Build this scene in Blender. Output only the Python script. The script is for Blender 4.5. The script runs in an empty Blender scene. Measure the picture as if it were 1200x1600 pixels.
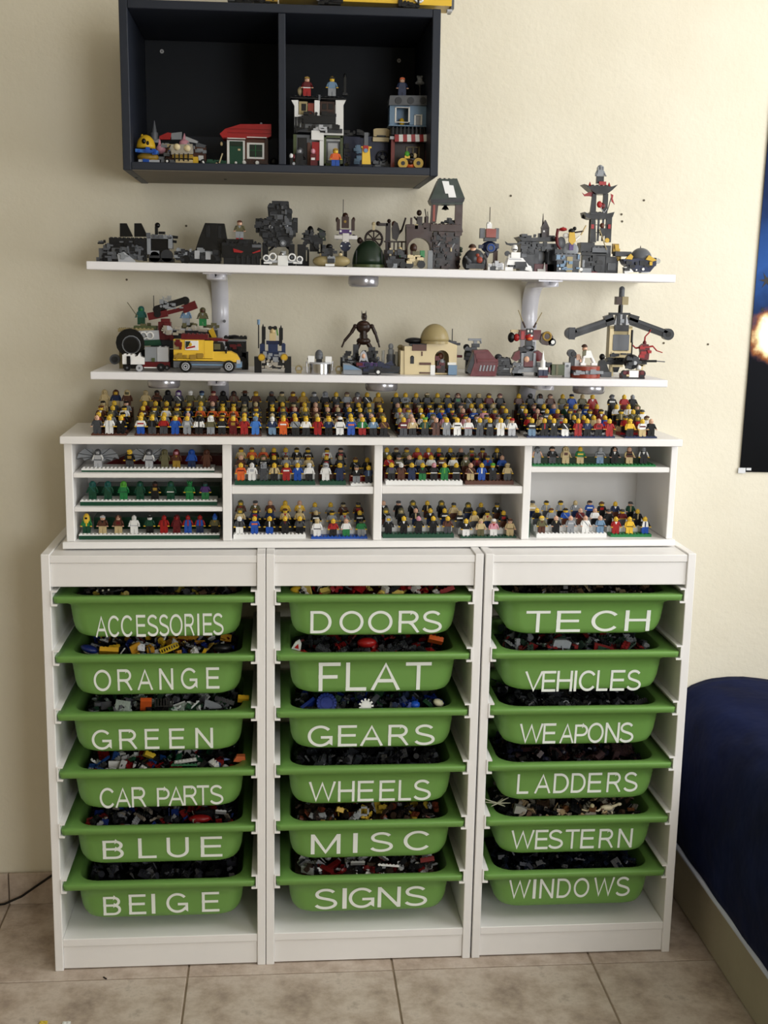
import bpy, bmesh, math, random
from mathutils import Vector, Matrix

# ------------------------------------------------------------------ camera, world, lights, exposure
S = bpy.context.scene
C = S.collection
PI = math.pi
F_PX = 1857.65
CAM = Vector((0.4857, -2.4339, 1.4914))
C_R = Vector((0.99603734, -0.08702189, 0.01835258))
C_U = Vector((-0.00182541, 0.18630985, 0.98248934))
C_F = Vector((0.08891734, 0.97862957, -0.18541272))
cam = bpy.data.objects.new('camera', bpy.data.cameras.new('camera'))
C.objects.link(cam)
cam.matrix_world = Matrix(((C_R.x, C_U.x, -C_F.x, CAM.x), (C_R.y, C_U.y, -C_F.y, CAM.y), (C_R.z, C_U.z, -C_F.z, CAM.z), (0, 0, 0, 1)))
cam.data.sensor_fit = 'VERTICAL'
cam.data.sensor_height = 36
cam.data.lens = 36 * F_PX / 1600
cam.data.clip_start = 0.05
S.camera = cam
S.view_settings.view_transform = 'Standard'
S.view_settings.look = 'None'
S.view_settings.gamma = 1
S.view_settings.use_curve_mapping = False
S.view_settings.exposure = 0.05
w = bpy.data.worlds.new('daylight'); S.world = w; w.use_nodes = True
bg = w.node_tree.nodes['Background']
bg.inputs[0].default_value = (0.8, 0.88, 1.0, 1); bg.inputs[1].default_value = 1.0

def area(name, loc, rot, sx, sy, power, col):
    l = bpy.data.lights.new(name, 'AREA'); l.shape = 'RECTANGLE'; l.size = sx; l.size_y = sy
    l.energy = power; l.color = col
    o = bpy.data.objects.new(name, l); C.objects.link(o); o.location = loc; o.rotation_euler = rot
    return o
RX0, RX1, RY0, RY1, RZ = -3.4, 2.45, -3.9, 0.31, 2.55
# daylight through the window beside the bed and through the one behind the camera
area('window_daylight_right', (RX1 - .03, -.75, 1.72), (0, PI / 2, 0), 1.25, 1.3, 26.5, (1, .99, .99))
area('window_daylight_rear', (1.85, RY0 + .03, 1.6), (PI / 2, 0, 0), 1.0, 1.2, 38, (.965, .98, 1))

# ------------------------------------------------------------------ pixel -> point on a plane y = Y
def at(u, v, Y):
    d = C_F + C_R * ((u - 600) / F_PX) - C_U * ((v - 800) / F_PX)
    return CAM + d * ((Y - CAM.y) / d.y)
def onfloor(u, v, Z=0.0):
    d = C_F + C_R * ((u - 600) / F_PX) - C_U * ((v - 800) / F_PX)
    return CAM + d * ((Z - CAM.z) / d.z)

# ------------------------------------------------------------------ materials
def lin(h):
    r = [int(h[i:i + 2], 16) / 255 for i in (0, 2, 4)]
    return [c / 12.92 if c <= .04045 else ((c + .055) / 1.055) ** 2.4 for c in r]
MATS = {}
def base_mat(name, hexc, rough=.5, metal=0., spec=.3):
    m = bpy.data.materials.new(name); m.use_nodes = True
    b = m.node_tree.nodes['Principled BSDF']
    b.inputs['Base Color'].default_value = (*lin(hexc), 1)
    b.inputs['Roughness'].default_value = rough; b.inputs['Metallic'].default_value = metal
    b.inputs['Specular IOR Level'].default_value = spec
    return m, b
def noise_color(m, b, hexes, scale, detail=4, rough=.6, pos=None, bump=0, bscale=None, bdist=.002):
    t = m.node_tree; n = t.nodes; L = t.links
    tc = n.new('ShaderNodeTexCoord')
    no = n.new('ShaderNodeTexNoise'); no.inputs['Scale'].default_value = scale; no.inputs['Detail'].default_value = detail
    no.inputs['Roughness'].default_value = rough
    L.new(tc.outputs['Object'], no.inputs['Vector'])
    cr = n.new('ShaderNodeValToRGB'); L.new(no.outputs['Fac'], cr.inputs['Fac'])
    pos = pos or [.3 + .4 * i / (len(hexes) - 1) for i in range(len(hexes))]
    while len(cr.color_ramp.elements) < len(hexes): cr.color_ramp.elements.new(.5)
    for e, h, p in zip(cr.color_ramp.elements, hexes, pos): e.position = p; e.color = (*lin(h), 1)
    L.new(cr.outputs['Color'], b.inputs['Base Color'])
    if bump:
        n2 = n.new('ShaderNodeTexNoise'); n2.inputs['Scale'].default_value = bscale or scale; n2.inputs['Detail'].default_value = 3
        L.new(tc.outputs['Object'], n2.inputs['Vector'])
        bp = n.new('ShaderNodeBump'); bp.inputs['Strength'].default_value = bump; bp.inputs['Distance'].default_value = bdist
        L.new(n2.outputs['Fac'], bp.inputs['Height']); L.new(bp.outputs['Normal'], b.inputs['Normal'])
def plastic(h, rough=.28):
    k = ('p', h, rough)
    if k not in MATS:
        m, b = base_mat('brick_plastic_' + h, h, rough)
        t = m.node_tree; no = t.nodes.new('ShaderNodeTexNoise'); no.inputs['Scale'].default_value = 60
        tc = t.nodes.new('ShaderNodeTexCoord'); t.links.new(tc.outputs['Object'], no.inputs['Vector'])
        mr = t.nodes.new('ShaderNodeMapRange'); mr.inputs[3].default_value = rough - .08; mr.inputs[4].default_value = rough + .12
        t.links.new(no.outputs['Fac'], mr.inputs[0]); t.links.new(mr.outputs[0], b.inputs['Roughness'])
        MATS[k] = m
    return MATS[k]
def metal(h, rough=.25):
    k = ('m', h, rough)
    if k not in MATS: MATS[k] = base_mat('brushed_metal_' + h, h, rough, 1.0)[0]
    return MATS[k]
def glassy(h, a=.35):
    k = ('g', h, a)
    if k not in MATS:
        m, b = base_mat('clear_plastic_' + h, h, .08)
        b.inputs['Alpha'].default_value = a
        MATS[k] = m
    return MATS[k]
def named(name, hexes, scale, **k):
    rough = k.pop('r', .6); m, b = base_mat(name, hexes[0], rough); b.inputs['Specular IOR Level'].default_value = k.pop('spec', .4)
    noise_color(m, b, hexes, scale, **k); MATS[name] = m; return m
m_wall = named('wall_plaster', ['E0D9C4', 'E8E2CF'], 3, bump=.4, bscale=95, bdist=.0022, r=.85, spec=.2)
m_white = named('white_lacquered_board', ['F2F0ED', 'F5F3F0'], 6, r=.42)
m_shelfw = named('white_shelf_board', ['F0EFF1', 'F4F3F5'], 5, r=.45)
m_tile = named('stone_look_floor_tile', ['98887A', 'B6A595', 'CDBFB1', 'A39486'], 10, detail=8, rough=.68, pos=[.32, .45, .58, .7], bump=.15, bscale=40, r=.55)
m_grout = named('floor_grout', ['8C7C68', '9A8A76'], 30, r=.9)
m_navy = named('dark_navy_board', ['20252F', '262B36'], 5, r=.5, spec=.3)
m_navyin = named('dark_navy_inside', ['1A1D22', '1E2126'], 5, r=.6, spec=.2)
m_under = named('dark_brown_underside', ['6E675A', '787163'], 8, r=.7)
m_green = named('green_tray_plastic', ['6C9A4B', '739F50'], 3, bump=.05, bscale=500, bdist=.0004, r=.42)
m_vinyl = named('white_vinyl_sticker', ['F2F7F0', 'F8FBF6'], 10, r=.5)
m_bed = named('navy_bed_cover', ['080F2A', '0B1538', '0F1B42'], 7, bump=.5, bscale=9, bdist=.02, r=.85, spec=.15)
m_sheet = named('pale_blue_sheet', ['B9C0D4', 'C9CFDF'], 10, r=.9)
m_plinth = named('plinth_plaster', ['A39C88', 'AEA792'], 5, bump=.5, bscale=80, bdist=.003, r=.9, spec=.2)
m_ceil = named('ceiling_paint', ['EFEBE0', 'F4F1E8'], 3, r=.9)

# ------------------------------------------------------------------ mesh builder
class MB:
    def __init__(s): s.v = []; s.f = []; s.m = []; s.sm = []
    def _add(s, vs, fs, mi=0, mat=None, smooth=False):
        o = len(s.v)
        s.v += [tuple(mat @ Vector(p)) if mat else tuple(p) for p in vs]
        s.f += [tuple(i + o for i in f) for f in fs]; s.m += [mi] * len(fs); s.sm += [smooth] * len(fs)
        return s
    def box(s, x0, x1, y0, y1, z0, z1, mi=0, mat=None, b=0):
        if x0 > x1: x0, x1 = x1, x0
        if y0 > y1: y0, y1 = y1, y0
        if z0 > z1: z0, z1 = z1, z0
        if b and min(x1 - x0, y1 - y0, z1 - z0) > 2.2 * b:
            vs = []; fs = []
            X = (x0, x1); Y = (y0, y1); Z = (z0, z1)
            idx = {}
            for i in (0, 1):
                for j in (0, 1):
                    for k in (0, 1):
                        sx, sy, sz = (1, -1)[i], (1, -1)[j], (1, -1)[k]
                        for a in range(3):
                            p = [X[i] + sx * b, Y[j] + sy * b, Z[k] + sz * b]
                            p[a] = (X[i], Y[j], Z[k])[a]
                            idx[(i, j, k, a)] = len(vs); vs.append(p)
            def q(*c): fs.append([idx[t] for t in c])
            for i in (0, 1):
                q((i, 0, 0, 0), (i, 1, 0, 0), (i, 1, 1, 0), (i, 0, 1, 0)); q((0, i, 0, 1), (1, i, 0, 1), (1, i, 1, 1), (0, i, 1, 1)); q((0, 0, i, 2), (1, 0, i, 2), (1, 1, i, 2), (0, 1, i, 2))
                for j in (0, 1):
                    q((i, j, 0, 0), (i, j, 1, 0), (i, j, 1, 1), (i, j, 0, 1)); q((i, 0, j, 0), (i, 1, j, 0), (i, 1, j, 2), (i, 0, j, 2)); q((0, i, j, 1), (1, i, j, 1), (1, i, j, 2), (0, i, j, 2))
                    for k in (0, 1): q((i, j, k, 0), (i, j, k, 1), (i, j, k, 2))
            return s._add(vs, fs, mi, mat)
        vs = [(x, y, z) for z in (z0, z1) for y in (y0, y1) for x in (x0, x1)]
        return s._add(vs, [(0, 2, 3, 1), (4, 5, 7, 6), (0, 1, 5, 4), (2, 6, 7, 3), (0, 4, 6, 2), (1, 3, 7, 5)], mi, mat)
    def lathe(s, pts, n=12, mi=0, mat=None, smooth=True):   # pts: (r, z); about z
        vs = []; fs = []
        for r, z in pts:
            for k in range(n): a = 2 * PI * k / n; vs.append((r * math.cos(a), r * math.sin(a), z))
        for i in range(len(pts) - 1):
            for k in range(n): a, b_ = i * n + k, i * n + (k + 1) % n; fs.append((a, b_, b_ + n, a + n))
        if pts[0][0] > 1e-6: fs.append(tuple(range(n - 1, -1, -1)))
        if pts[-1][0] > 1e-6: fs.append(tuple((len(pts) - 1) * n + k for k in range(n)))
        return s._add(vs, fs, mi, mat, smooth)
    def cyl(s, p0, p1, r0, r1=None, n=10, mi=0, mat=None, smooth=True):
        p0 = Vector(p0); p1 = Vector(p1); d = p1 - p0; r1 = r0 if r1 is None else r1
        q = d.to_track_quat('Z', 'Y').to_matrix().to_4x4(); M = Matrix.Translation(p0) @ q
        if mat: M = mat @ M
        L = d.length
        vs = [(r0 * math.cos(2 * PI * k / n), r0 * math.sin(2 * PI * k / n), 0) for k in range(n)] + [(r1 * math.cos(2 * PI * k / n), r1 * math.sin(2 * PI * k / n), L) for k in range(n)]
        s._add(vs, [(k, (k + 1) % n, n + (k + 1) % n, n + k) for k in range(n)], mi, M, smooth)
        return s._add(vs, [tuple(range(n - 1, -1, -1)), tuple(range(n, 2 * n))], mi, M, False)
    def sph(s, c, rx, ry=None, rz=None, n=10, m=6, mi=0, mat=None, z0=-1):
        ry = rx if ry is None else ry; rz = rx if rz is None else rz
        a0 = math.asin(max(-1, z0)); pts = [(math.cos(a0 + (PI / 2 - a0) * i / m), math.sin(a0 + (PI / 2 - a0) * i / m)) for i in range(m + 1)]
        M = Matrix.Translation(c) @ Matrix.Diagonal((rx, ry, rz, 1)); M = mat @ M if mat else M
        pts = [(max(r, 1e-4), z) for r, z in pts]
        return s.lathe(pts, n, mi, M)
    def prism(s, poly, y0, y1, mi=0, mat=None):             # poly in (x, z), extruded in y
        n = len(poly)
        vs = [(x, y0, z) for x, z in poly] + [(x, y1, z) for x, z in poly]
        fs = [tuple(range(n)), tuple(range(2 * n - 1, n - 1, -1))] + [(k, n + k, n + (k + 1) % n, (k + 1) % n) for k in range(n)]
        return s._add(vs, fs, mi, mat)
    def sweep(s, path, sec, closed=True, mi=0, up=(1, 0, 0), mat=None, smooth=False):
        path = [Vector(p) for p in path]; vs = []; fs = []; n = len(sec); up = Vector(up)
        for i, p in enumerate(path):
            d = (path[min(i + 1, len(path) - 1)] - path[max(i - 1, 0)]).normalized()
            a = up; b_ = d.cross(a).normalized(); a = b_.cross(d).normalized()
            for (x, y) in sec: vs.append(p + a * x + b_ * y)
        for i in range(len(path) - 1):
            for k in range(n): j = (k + 1) % n; fs.append((i * n + k, i * n + j, (i + 1) * n + j, (i + 1) * n + k))
        fs += [tuple(range(n - 1, -1, -1)), tuple((len(path) - 1) * n + k for k in range(n))]
        return s._add(vs, fs, mi, mat, smooth)
    def mesh(s, name, mats):
        me = bpy.data.meshes.new(name); me.from_pydata(s.v, [], s.f)
        for m in (mats if isinstance(mats, (list, tuple)) else [mats]): me.materials.append(m)
        me.polygons.foreach_set('material_index', s.m); me.polygons.foreach_set('use_smooth', s.sm)
        bm = bmesh.new(); bm.from_mesh(me); bmesh.ops.recalc_face_normals(bm, faces=bm.faces); bm.to_mesh(me); bm.free()
        return me
def link(name, me, parent=None, loc=None, rot=None, **props):
    o = bpy.data.objects.new(name, me); C.objects.link(o)
    if parent: o.parent = parent
    if loc is not None: o.location = loc
    if rot is not None: o.rotation_euler = rot
    for k, v in props.items(): o[k] = v
    return o
def obj(name, mb, mats, parent=None, **k): return link(name, mb.mesh(name, mats), parent, **k)
def thing(name, label, cat, loc=(0, 0, 0), rz=0, group=None):
    o = link(name, None, None, loc, (0, 0, rz), label=label, category=cat)
    o.empty_display_size = .01
    if group: o['group'] = group
    return o
def tube(pts, r, n=6):
    mb = MB(); mb.sweep(pts, [(r * math.cos(2 * PI * k / n), r * math.sin(2 * PI * k / n)) for k in range(n)], up=(0.1, .2, 1), smooth=True); return mb

# ------------------------------------------------------------------ room
fl = MB().box(RX0 - .1, RX1 + .1, RY0 - .1, RY1 + .1, -.1, -.003)
floor = obj('floor', fl, m_grout, kind='structure')
T = .453; tiles = MB().box(.002, T - .002, .002, T - .002, -.009, 0, b=.0015).mesh('tile', m_tile)
x0s = .29 - T * 5; y0s = -.036 - T * 9
for i in range(-4, 12):
    for j in range(10):
        x, y = x0s + i * T, y0s + j * T
        if x + T < RX0 or x > RX1: continue
        if j < 9: link('tile', tiles, floor, (x, y, 0), (0, 0, 0))
        else:
            if 'cut' not in MATS: MATS['cut'] = MB().box(.002, T - .002, .002, .344, -.009, 0, b=.0015).mesh('tile', m_tile)
            link('tile', MATS['cut'], floor, (x, y, 0))
wb = obj('wall_back', MB().box(RX0 - .1, RX1 + .1, RY1, RY1 + .1, 0, RZ), m_wall, kind='structure')
obj('wall_left', MB().box(RX0 - .1, RX0, RY0, RY1, 0, RZ), m_wall, kind='structure')
def holed(name, ax):
    mb = MB()
    if ax == 'x':
        a, b_, z0, z1 = -1.42, -.08, 1.05, 2.4
        for p in ((RY0, a, 0, RZ), (b_, RY1, 0, RZ), (a, b_, 0, z0), (a, b_, z1, RZ)): mb.box(RX1, RX1 + .1, p[0], p[1], p[2], p[3])
    else:
        a, b_, z0, z1 = 1.3, 2.4, .95, 2.25
        for p in ((RX0 - .1, a, 0, RZ), (b_, RX1 + .1, 0, RZ), (a, b_, 0, z0), (a, b_, z1, RZ)): mb.box(p[0], p[1], RY0 - .1, RY0, p[2], p[3])
    return obj(name, mb, m_wall, kind='structure')
holed('wall_right', 'x'); holed('wall_front', 'y')
obj('ceiling', MB().box(RX0 - .1, RX1 + .1, RY0 - .1, RY1 + .1, RZ, RZ + .1), m_ceil, kind='structure')
def window(name, ax):
    mb = MB()
    if ax == 'x':
        a, b_, z0, z1 = -1.42, -.08, 1.05, 2.4; c = (a + b_) / 2
        for p in ((a, a + .05, z0, z1), (b_ - .05, b_, z0, z1), (c - .03, c + .03, z0, z1), (a, b_, z0, z0 + .05), (a, b_, z1 - .05, z1)): mb.box(RX1 + .03, RX1 + .07, p[0], p[1], p[2], p[3])
    else:
        a, b_, z0, z1 = 1.3, 2.4, .95, 2.25; c = (a + b_) / 2
        for p in ((a, a + .05, z0, z1), (b_ - .05, b_, z0, z1), (c - .03, c + .03, z0, z1), (a, b_, z0, z0 + .05), (a, b_, z1 - .05, z1)): mb.box(p[0], p[1], RY0 - .07, RY0 - .03, p[2], p[3])
    obj(name, mb, m_white, kind='structure')
window('window_1', 'x'); window('window_2', 'y')
bb = obj('baseboard_back', MB().box(RX0, 1.47, RY1 - .004, RY1, 0, .078), m_grout, kind='structure')
bt = MB().box(.0015, T - .0015, -.009, 0, 0, .08, b=.001).mesh('baseboard_tile', m_tile)
for i in range(-4, 3): link('tile', bt, bb, (.29 - T + i * T, RY1 - .003, 0))
hole = MB().cyl((0, 0.002, 0), (0, -.0012, 0), .0022, .0026, 8).mesh('screw_hole', plastic('5E5647', .8))
for u, v in ((291, 353), (798, 306), (1006, 313), (971, 335), (972, 346), (198, 437), (1106, 538), (1037, 536), (668, 4)):
    p = at(u, v, RY1); link('screw_hole', hole, wb, (p.x, RY1, p.z))

# ------------------------------------------------------------------ poster
def poster():
    m, b = base_mat('poster_print', '081018', .6, spec=.08)
    t = m.node_tree; n = t.nodes; L = t.links
    tc = n.new('ShaderNodeTexCoord'); sp = n.new('ShaderNodeSeparateXYZ'); L.new(tc.outputs['Object'], sp.inputs[0])
    no = n.new('ShaderNodeTexNoise'); no.inputs['Scale'].default_value = 14; no.inputs['Detail'].default_value = 7
    L.new(tc.outputs['Object'], no.inputs['Vector'])
    ad = n.new('ShaderNodeMath'); ad.operation = 'MULTIPLY_ADD'; ad.inputs[1].default_value = .16; L.new(no.outputs['Fac'], ad.inputs[0]); L.new(sp.outputs['Z'], ad.inputs[2])
    cr = n.new('ShaderNodeValToRGB'); mr = n.new('ShaderNodeMapRange'); mr.inputs[1].default_value = .08; mr.inputs[2].default_value = .98
    L.new(ad.outputs[0], mr.inputs[0]); L.new(mr.outputs[0], cr.inputs[0])
    for i in range(4): cr.color_ramp.elements.new(.5)
    for e, (p, h) in zip(cr.color_ramp.elements, ((.0, '050608'), (.3, '0A0C12'), (.42, '1A3058'), (.52, '2C5496'), (.72, '14264C'), (1., '070C1C'))): e.position = p; e.color = (*lin(h), 1)
    # a printed fiery burst and blue specks
    vd = n.new('ShaderNodeVectorMath'); vd.operation = 'DISTANCE'; vd.inputs[1].default_value = (.046, 0, .325); L.new(tc.outputs['Object'], vd.inputs[0])
    c2 = n.new('ShaderNodeValToRGB'); m2 = n.new('ShaderNodeMath'); m2.operation = 'MULTIPLY_ADD'; m2.inputs[1].default_value = .11; L.new(no.outputs['Fac'], m2.inputs[0]); L.new(vd.outputs['Value'], m2.inputs[2])
    L.new(m2.outputs[0], c2.inputs[0])
    for i in range(2): c2.color_ramp.elements.new(.5)
    for e, (p, h, a) in zip(c2.color_ramp.elements, ((.076, 'FFFFFF', 1), (.092, 'FFE9B0', 1), (.104, 'B06A34', .7), (.122, '2A3050', 0))): e.position = p; e.color = (*lin(h), a)
    mx = n.new('ShaderNodeMix'); mx.data_type = 'RGBA'; L.new(c2.outputs['Alpha'], mx.inputs['Factor']); L.new(cr.outputs[0], mx.inputs['A']); L.new(c2.outputs[0], mx.inputs['B'])
    vo = n.new('ShaderNodeTexVoronoi'); vo.inputs['Scale'].default_value = 28; L.new(tc.outputs['Object'], vo.inputs['Vector'])
    c3 = n.new('ShaderNodeValToRGB'); L.new(vo.outputs['Distance'], c3.inputs[0]); c3.color_ramp.elements[0].position = .05; c3.color_ramp.elements[0].color = (.6, .75, 1, 1); c3.color_ramp.elements[1].position = .1; c3.color_ramp.elements[1].color = (0, 0, 0, 1)
    m3 = n.new('ShaderNodeMix'); m3.data_type = 'RGBA'; m3.blend_type = 'ADD'; m3.inputs['Factor'].default_value = .5
    L.new(mx.outputs['Result'], m3.inputs['A']); L.new(c3.outputs[0], m3.inputs['B'])
    L.new(m3.outputs['Result'], b.inputs['Base Color'])
    p = at(1155, 737, RY1 - .002)
    t_ = thing('poster', 'tall glossy poster of a night battle in space on the right of the wall', 'poster', (p.x, RY1 - .004, p.z), 0)
    t_.rotation_euler = (0, .011, 0)
    obj('sheet', MB().box(0, .6, -.0008, 0.0, 0, .9, b=.0002), m, t_)
    obj('corner_tape', MB().box(-.004, .014, -.0018, -.0009, -.003, .010).box(.016, .028, -.0015, -.0009, .004, .010), plastic('D8DADC', .3), t_, label='clear shiny tape on the lower corner')
    for cx, cz, s_ in ((.030, .60, .008), (.026, .452, .020), (.022, .385, .008)):   # printed craft silhouettes
        mb = MB(); mb.prism([(cx + s_ * (1 if k % 2 else .3) * math.cos(k * PI / 6 + .5), cz + s_ * (1 if k % 2 else .3) * math.sin(k * PI / 6 + .5)) for k in range(12)], -.0013, -.0009)
        obj('printed_silhouette', mb, plastic('15120F', .4), t_)
poster()

# ------------------------------------------------------------------ bed
def bed():
    obj_ = MB()
    pl = thing('bed_plinth', 'low plastered masonry bed plinth along the right side', 'plinth', (1.475, -.8, 0))
    me = MB().box(0, .975, -1.5, 1.11, 0, .165, b=.006); obj('plinth_body', me, m_plinth, pl)
    b = thing('bed', 'bed under a navy blue cover on the plastered plinth', 'bed', (1.475, -.8, .165))
    obj('sheet', MB().box(-.029, .95, -1.47, 1.108, .001, .0135, b=.004), m_sheet, b, label='pale sheet edge showing below the cover')
    nx, ny = 44, 90; vs = []; fs = []
    prof = []
    for i in range(nx + 1):
        s_ = i / nx
        if s_ < .32: k = s_ / .32; prof.append((-.012 + .018 * k * k - .006 * math.sin(k * PI), .014 + .29 * k))
        elif s_ < .5: a = (s_ - .32) / .18 * PI / 2; prof.append((.006 + .08 * (1 - math.cos(a)), .304 + .067 * math.sin(a)))
        else: k = (s_ - .5) / .5; prof.append((.086 + .85 * k, .371 + .006 * math.sin(k * 5)))
    random.seed(4)
    for j in range(ny + 1):
        y = -1.47 + 2.575 * j / ny
        for i, (x, z) in enumerate(prof):
            k = i / nx
            f = .006 * math.sin(y * 6 + x * 14) * min(1, k * 5) + .003 * math.sin(y * 15 - x * 22 + 1) * min(1, k * 4) + .0015 * math.sin(y * 37 + i)
            zz = z + (f if k > .35 else f * .2); xx = x - (f if k < .45 else 0)
            if j == ny: pass
            vs.append((xx, y, zz + (.003 * math.sin(y * 9) if i == 0 else 0)))
    for j in range(ny):
        for i in range(nx): a = j * (nx + 1) + i; fs.append((a, a + 1, a + nx + 2, a + nx + 1))
    mb = MB(); mb._add(vs, fs, 0, None, True)
    o = obj('cover', mb, m_bed, b)
    so = o.modifiers.new('s', 'SOLIDIFY'); so.thickness = .012; so.offset = 1
    obj('mattress', MB().box(.03, .94, -1.45, 1.10, .012, .36, b=.03), m_sheet, b)
bed()

# ------------------------------------------------------------------ storage frames with trays
W, H, TH = .46, .94, .018
FX = [0, W + .0014, 2 * W + .0052]
TRZ = [.849, .7205, .593, .463, .3335, .204]
def slab(mb, x0, x1, y0, y1, z0, z1, b=.0012): return mb.box(x0, x1, y0, y1, z0, z1, b=b)
def frame(i, lab):
    t = thing('storage_rack', lab, 'shelf unit', (FX[i], 0, 0), 0, 'white tray racks')
    for x in (0, W - TH): obj('side_panel', slab(MB(), x, x + TH, 0, .30, 0, H), m_white, t)
    obj('top_board', slab(MB(), TH, W - TH, .002, .30, H - .019, H - .003), m_white, t)
    obj('header_panel', slab(MB(), TH, W - TH, .005, .021, .870, H - .0193), m_white, t)
    obj('bottom_board', slab(MB(), TH, W - TH, .002, .30, .057, .075), m_white, t)
    obj('kick_panel', slab(MB(), TH, W - TH, .005, .021, .003, .0568), m_white, t)
    obj('rear_panel', slab(MB(), TH, W - TH, .284, .298, .775, H - .0195), m_white, t)
    for z in TRZ:
        for s_, x in ((1, TH), (-1, W - TH)):
            mb = MB(); a = [(0, -.0185), (0, .0140), (.0125, .0140), (.0125, .0108), (.0032, .0108), (.0032, -.0145), (.0125, -.0145), (.0125, -.0185)]
            mb.prism([(x + s_ * q[0], z + q[1]) for q in a], -.002, .292); obj('tray_rail', mb, m_white, t)
    return t
FRAMES = [frame(0, 'left white tray rack, holding the tray marked ACCESSORIES'), frame(1, 'middle white tray rack, holding the tray marked DOORS'), frame(2, 'right white tray rack, holding the tray marked TECH')]

def rrect(w_, d, r, n=5, front=None):
    pts = []
    for cx, cy, a0 in ((w_ - r, d - r, 0), (-w_ + r, d - r, PI / 2), (-w_ + r, -d + r, PI), (w_ - r, -d + r, 3 * PI / 2)):
        for k in range(n + 1): a = a0 + PI / 2 * k / n; pts.append((cx + r * math.cos(a), cy + r * math.sin(a)))
    return pts
def tray_mesh():
    # origin: centre of the rim top.  rim 0.416 x 0.288
    mb = MB(); N = 24; hw, hd = .2085, .144
    rings = []
    def ring(w_, d, r, z, cy=0): rings.append([(x, y + cy, z) for x, y in rrect(w_, d, r, 5)])
    ring(.178, .116, .045, -.088 + .003)          # inner floor
    ring(.172, .118, .045, -.06)
    ring(.1785, .122, .045, -.002)                  # inner wall top
    ring(.1805, .124, .045, 0)
    ring(hw - .001, hd - .001, .010, 0)           # rim top, outer
    ring(hw, hd, .010, -.0015)
    ring(hw - .001, hd - .001, .010, -.0125)
    ring(hw - .003, hd - .003, .010, -.0130)
    ring(.1885, .129, .03, -.0132)
    ring(.1875, .128, .03, -.0205)                # little step below the rim
    ring(.1815, .1255, .035, -.0215)
    ring(.1790, .1233, .036, -.045)
    ring(.1765, .1215, .037, -.066)
    ring(.1730, .1200, .038, -.0790)
    ring(.1665, .1190, .038, -.0885)
    ring(.1560, .1130, .037, -.0935)
    ring(.1450, .1020, .035, -.0950)
    rings[0] = [(x, y, -.088) for x, y in rrect(.150, .095, .045, 5)]
    vs = [p for r in rings for p in r]; n = len(rings[0]); fs = []
    for i in range(len(rings) - 1):
        for k in range(n): j = (k + 1) % n; fs.append((i * n + k, i * n + j, (i + 1) * n + j, (i + 1) * n + k))
    fs.append(tuple(range(n))); fs.append(tuple((len(rings) - 1) * n + k for k in range(n - 1, -1, -1)))
    # the straight sections of a rounded rectangle stay flat, the corners shade smooth
    mb._add(vs, fs, 0, None, True)
    return mb.mesh('tray_body', m_green)
TRAY = tray_mesh()
def face_y(z):   # local z below rim -> local y of the tray's front face
    return -(.1258 + (z + .0215) * .0985) - .0003
# upright block capitals drawn as strokes of even weight
def arc(cx, cy, rx, ry, a0, a1, n=12): return [(cx + rx * math.cos(math.radians(a0 + (a1 - a0) * i / n)), cy + ry * math.sin(math.radians(a0 + (a1 - a0) * i / n))) for i in range(n + 1)]
h_ = .06
def bowl(x0, xr, yb, yt): r = (yt - yb) / 2; return [(x0, yt), (xr - r * 1.1, yt)] + arc(xr - r * 1.1, (yt + yb) / 2, r * 1.1, r, 90, -90, 10) + [(x0, yb)]
GLYPHS = {
 'A': (.93, [[(.05, 0), (.465, 1), (.88, 0)], [(.2, .345), (.73, .345)]]),
 'B': (.77, [[(.065, 0), (.065, 1)], bowl(.0, .68, .53, .94), bowl(.0, .71, .06, .53)]),
 'C': (.89, [arc(.46, .5, .40, .44, 38, 322, 26)]),
 'D': (.84, [[(.065, 0), (.065, 1)], [(.0, .94), (.34, .94)] + arc(.36, .5, .415, .44, 90, -90, 16) + [(.0, .06)]]),
 'E': (.75, [[(.065, 0), (.065, 1)], [(0, .94), (.74, .94)], [(0, .52), (.70, .52)], [(0, .06), (.75, .06)]]),
 'F': (.68, [[(.065, 0), (.065, 1)], [(0, .94), (.68, .94)], [(0, .50), (.59, .50)]]),
 'G': (.95, [arc(.48, .5, .42, .44, 40, 322, 26) + [(.885, .17), (.885, .46)], [(.945, .44), (.5, .44)]]),
 'H': (.79, [[(.065, 0), (.065, 1)], [(.725, 0), (.725, 1)], [(0, .53), (.79, .53)]]),
 'I': (.13, [[(.065, 0), (.065, 1)]]),
 'L': (.63, [[(.065, 0), (.065, 1)], [(0, .06), (.63, .06)]]),
 'M': (.96, [[(.065, 0), (.065, 1)], [(.075, .96), (.48, .05), (.885, .96)], [(.895, 0), (.895, 1)]]),
 'N': (.79, [[(.065, 0), (.065, 1)], [(.065, .97), (.725, .03)], [(.725, 0), (.725, 1)]]),
 'O': (1.0, [arc(.5, .5, .435, .44, 0, 360, 34)]),
 'P': (.77, [[(.065, 0), (.065, 1)], bowl(.0, .71, .43, .94)]),
 'R': (.87, [[(.065, 0), (.065, 1)], bowl(.0, .74, .48, .94), [(.42, .48), (.56, .38), (.80, 0)]]),
 'S': (.82, [arc(.405, .725, .31, .215, 25, 220, 14) + [(.30, .535), (.52, .475)] + arc(.40, .275, .355, .215, 42, -160, 14)]),
 'T': (.83, [[(0, .94), (.83, .94)], [(.415, 0), (.415, .95)]]),
 'U': (.79, [[(.065, 1), (.065, .38)] + arc(.395, .36, .33, .30, 180, 360, 14) + [(.725, .38), (.725, 1)]]),
 'V': (.93, [[(.05, 1), (.465, .02), (.88, 1)]]),
 'W': (1.3, [[(.05, 1), (.345, .04), (.65, .96), (.955, .04), (1.25, 1)]])}
GLY = {}
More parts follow.
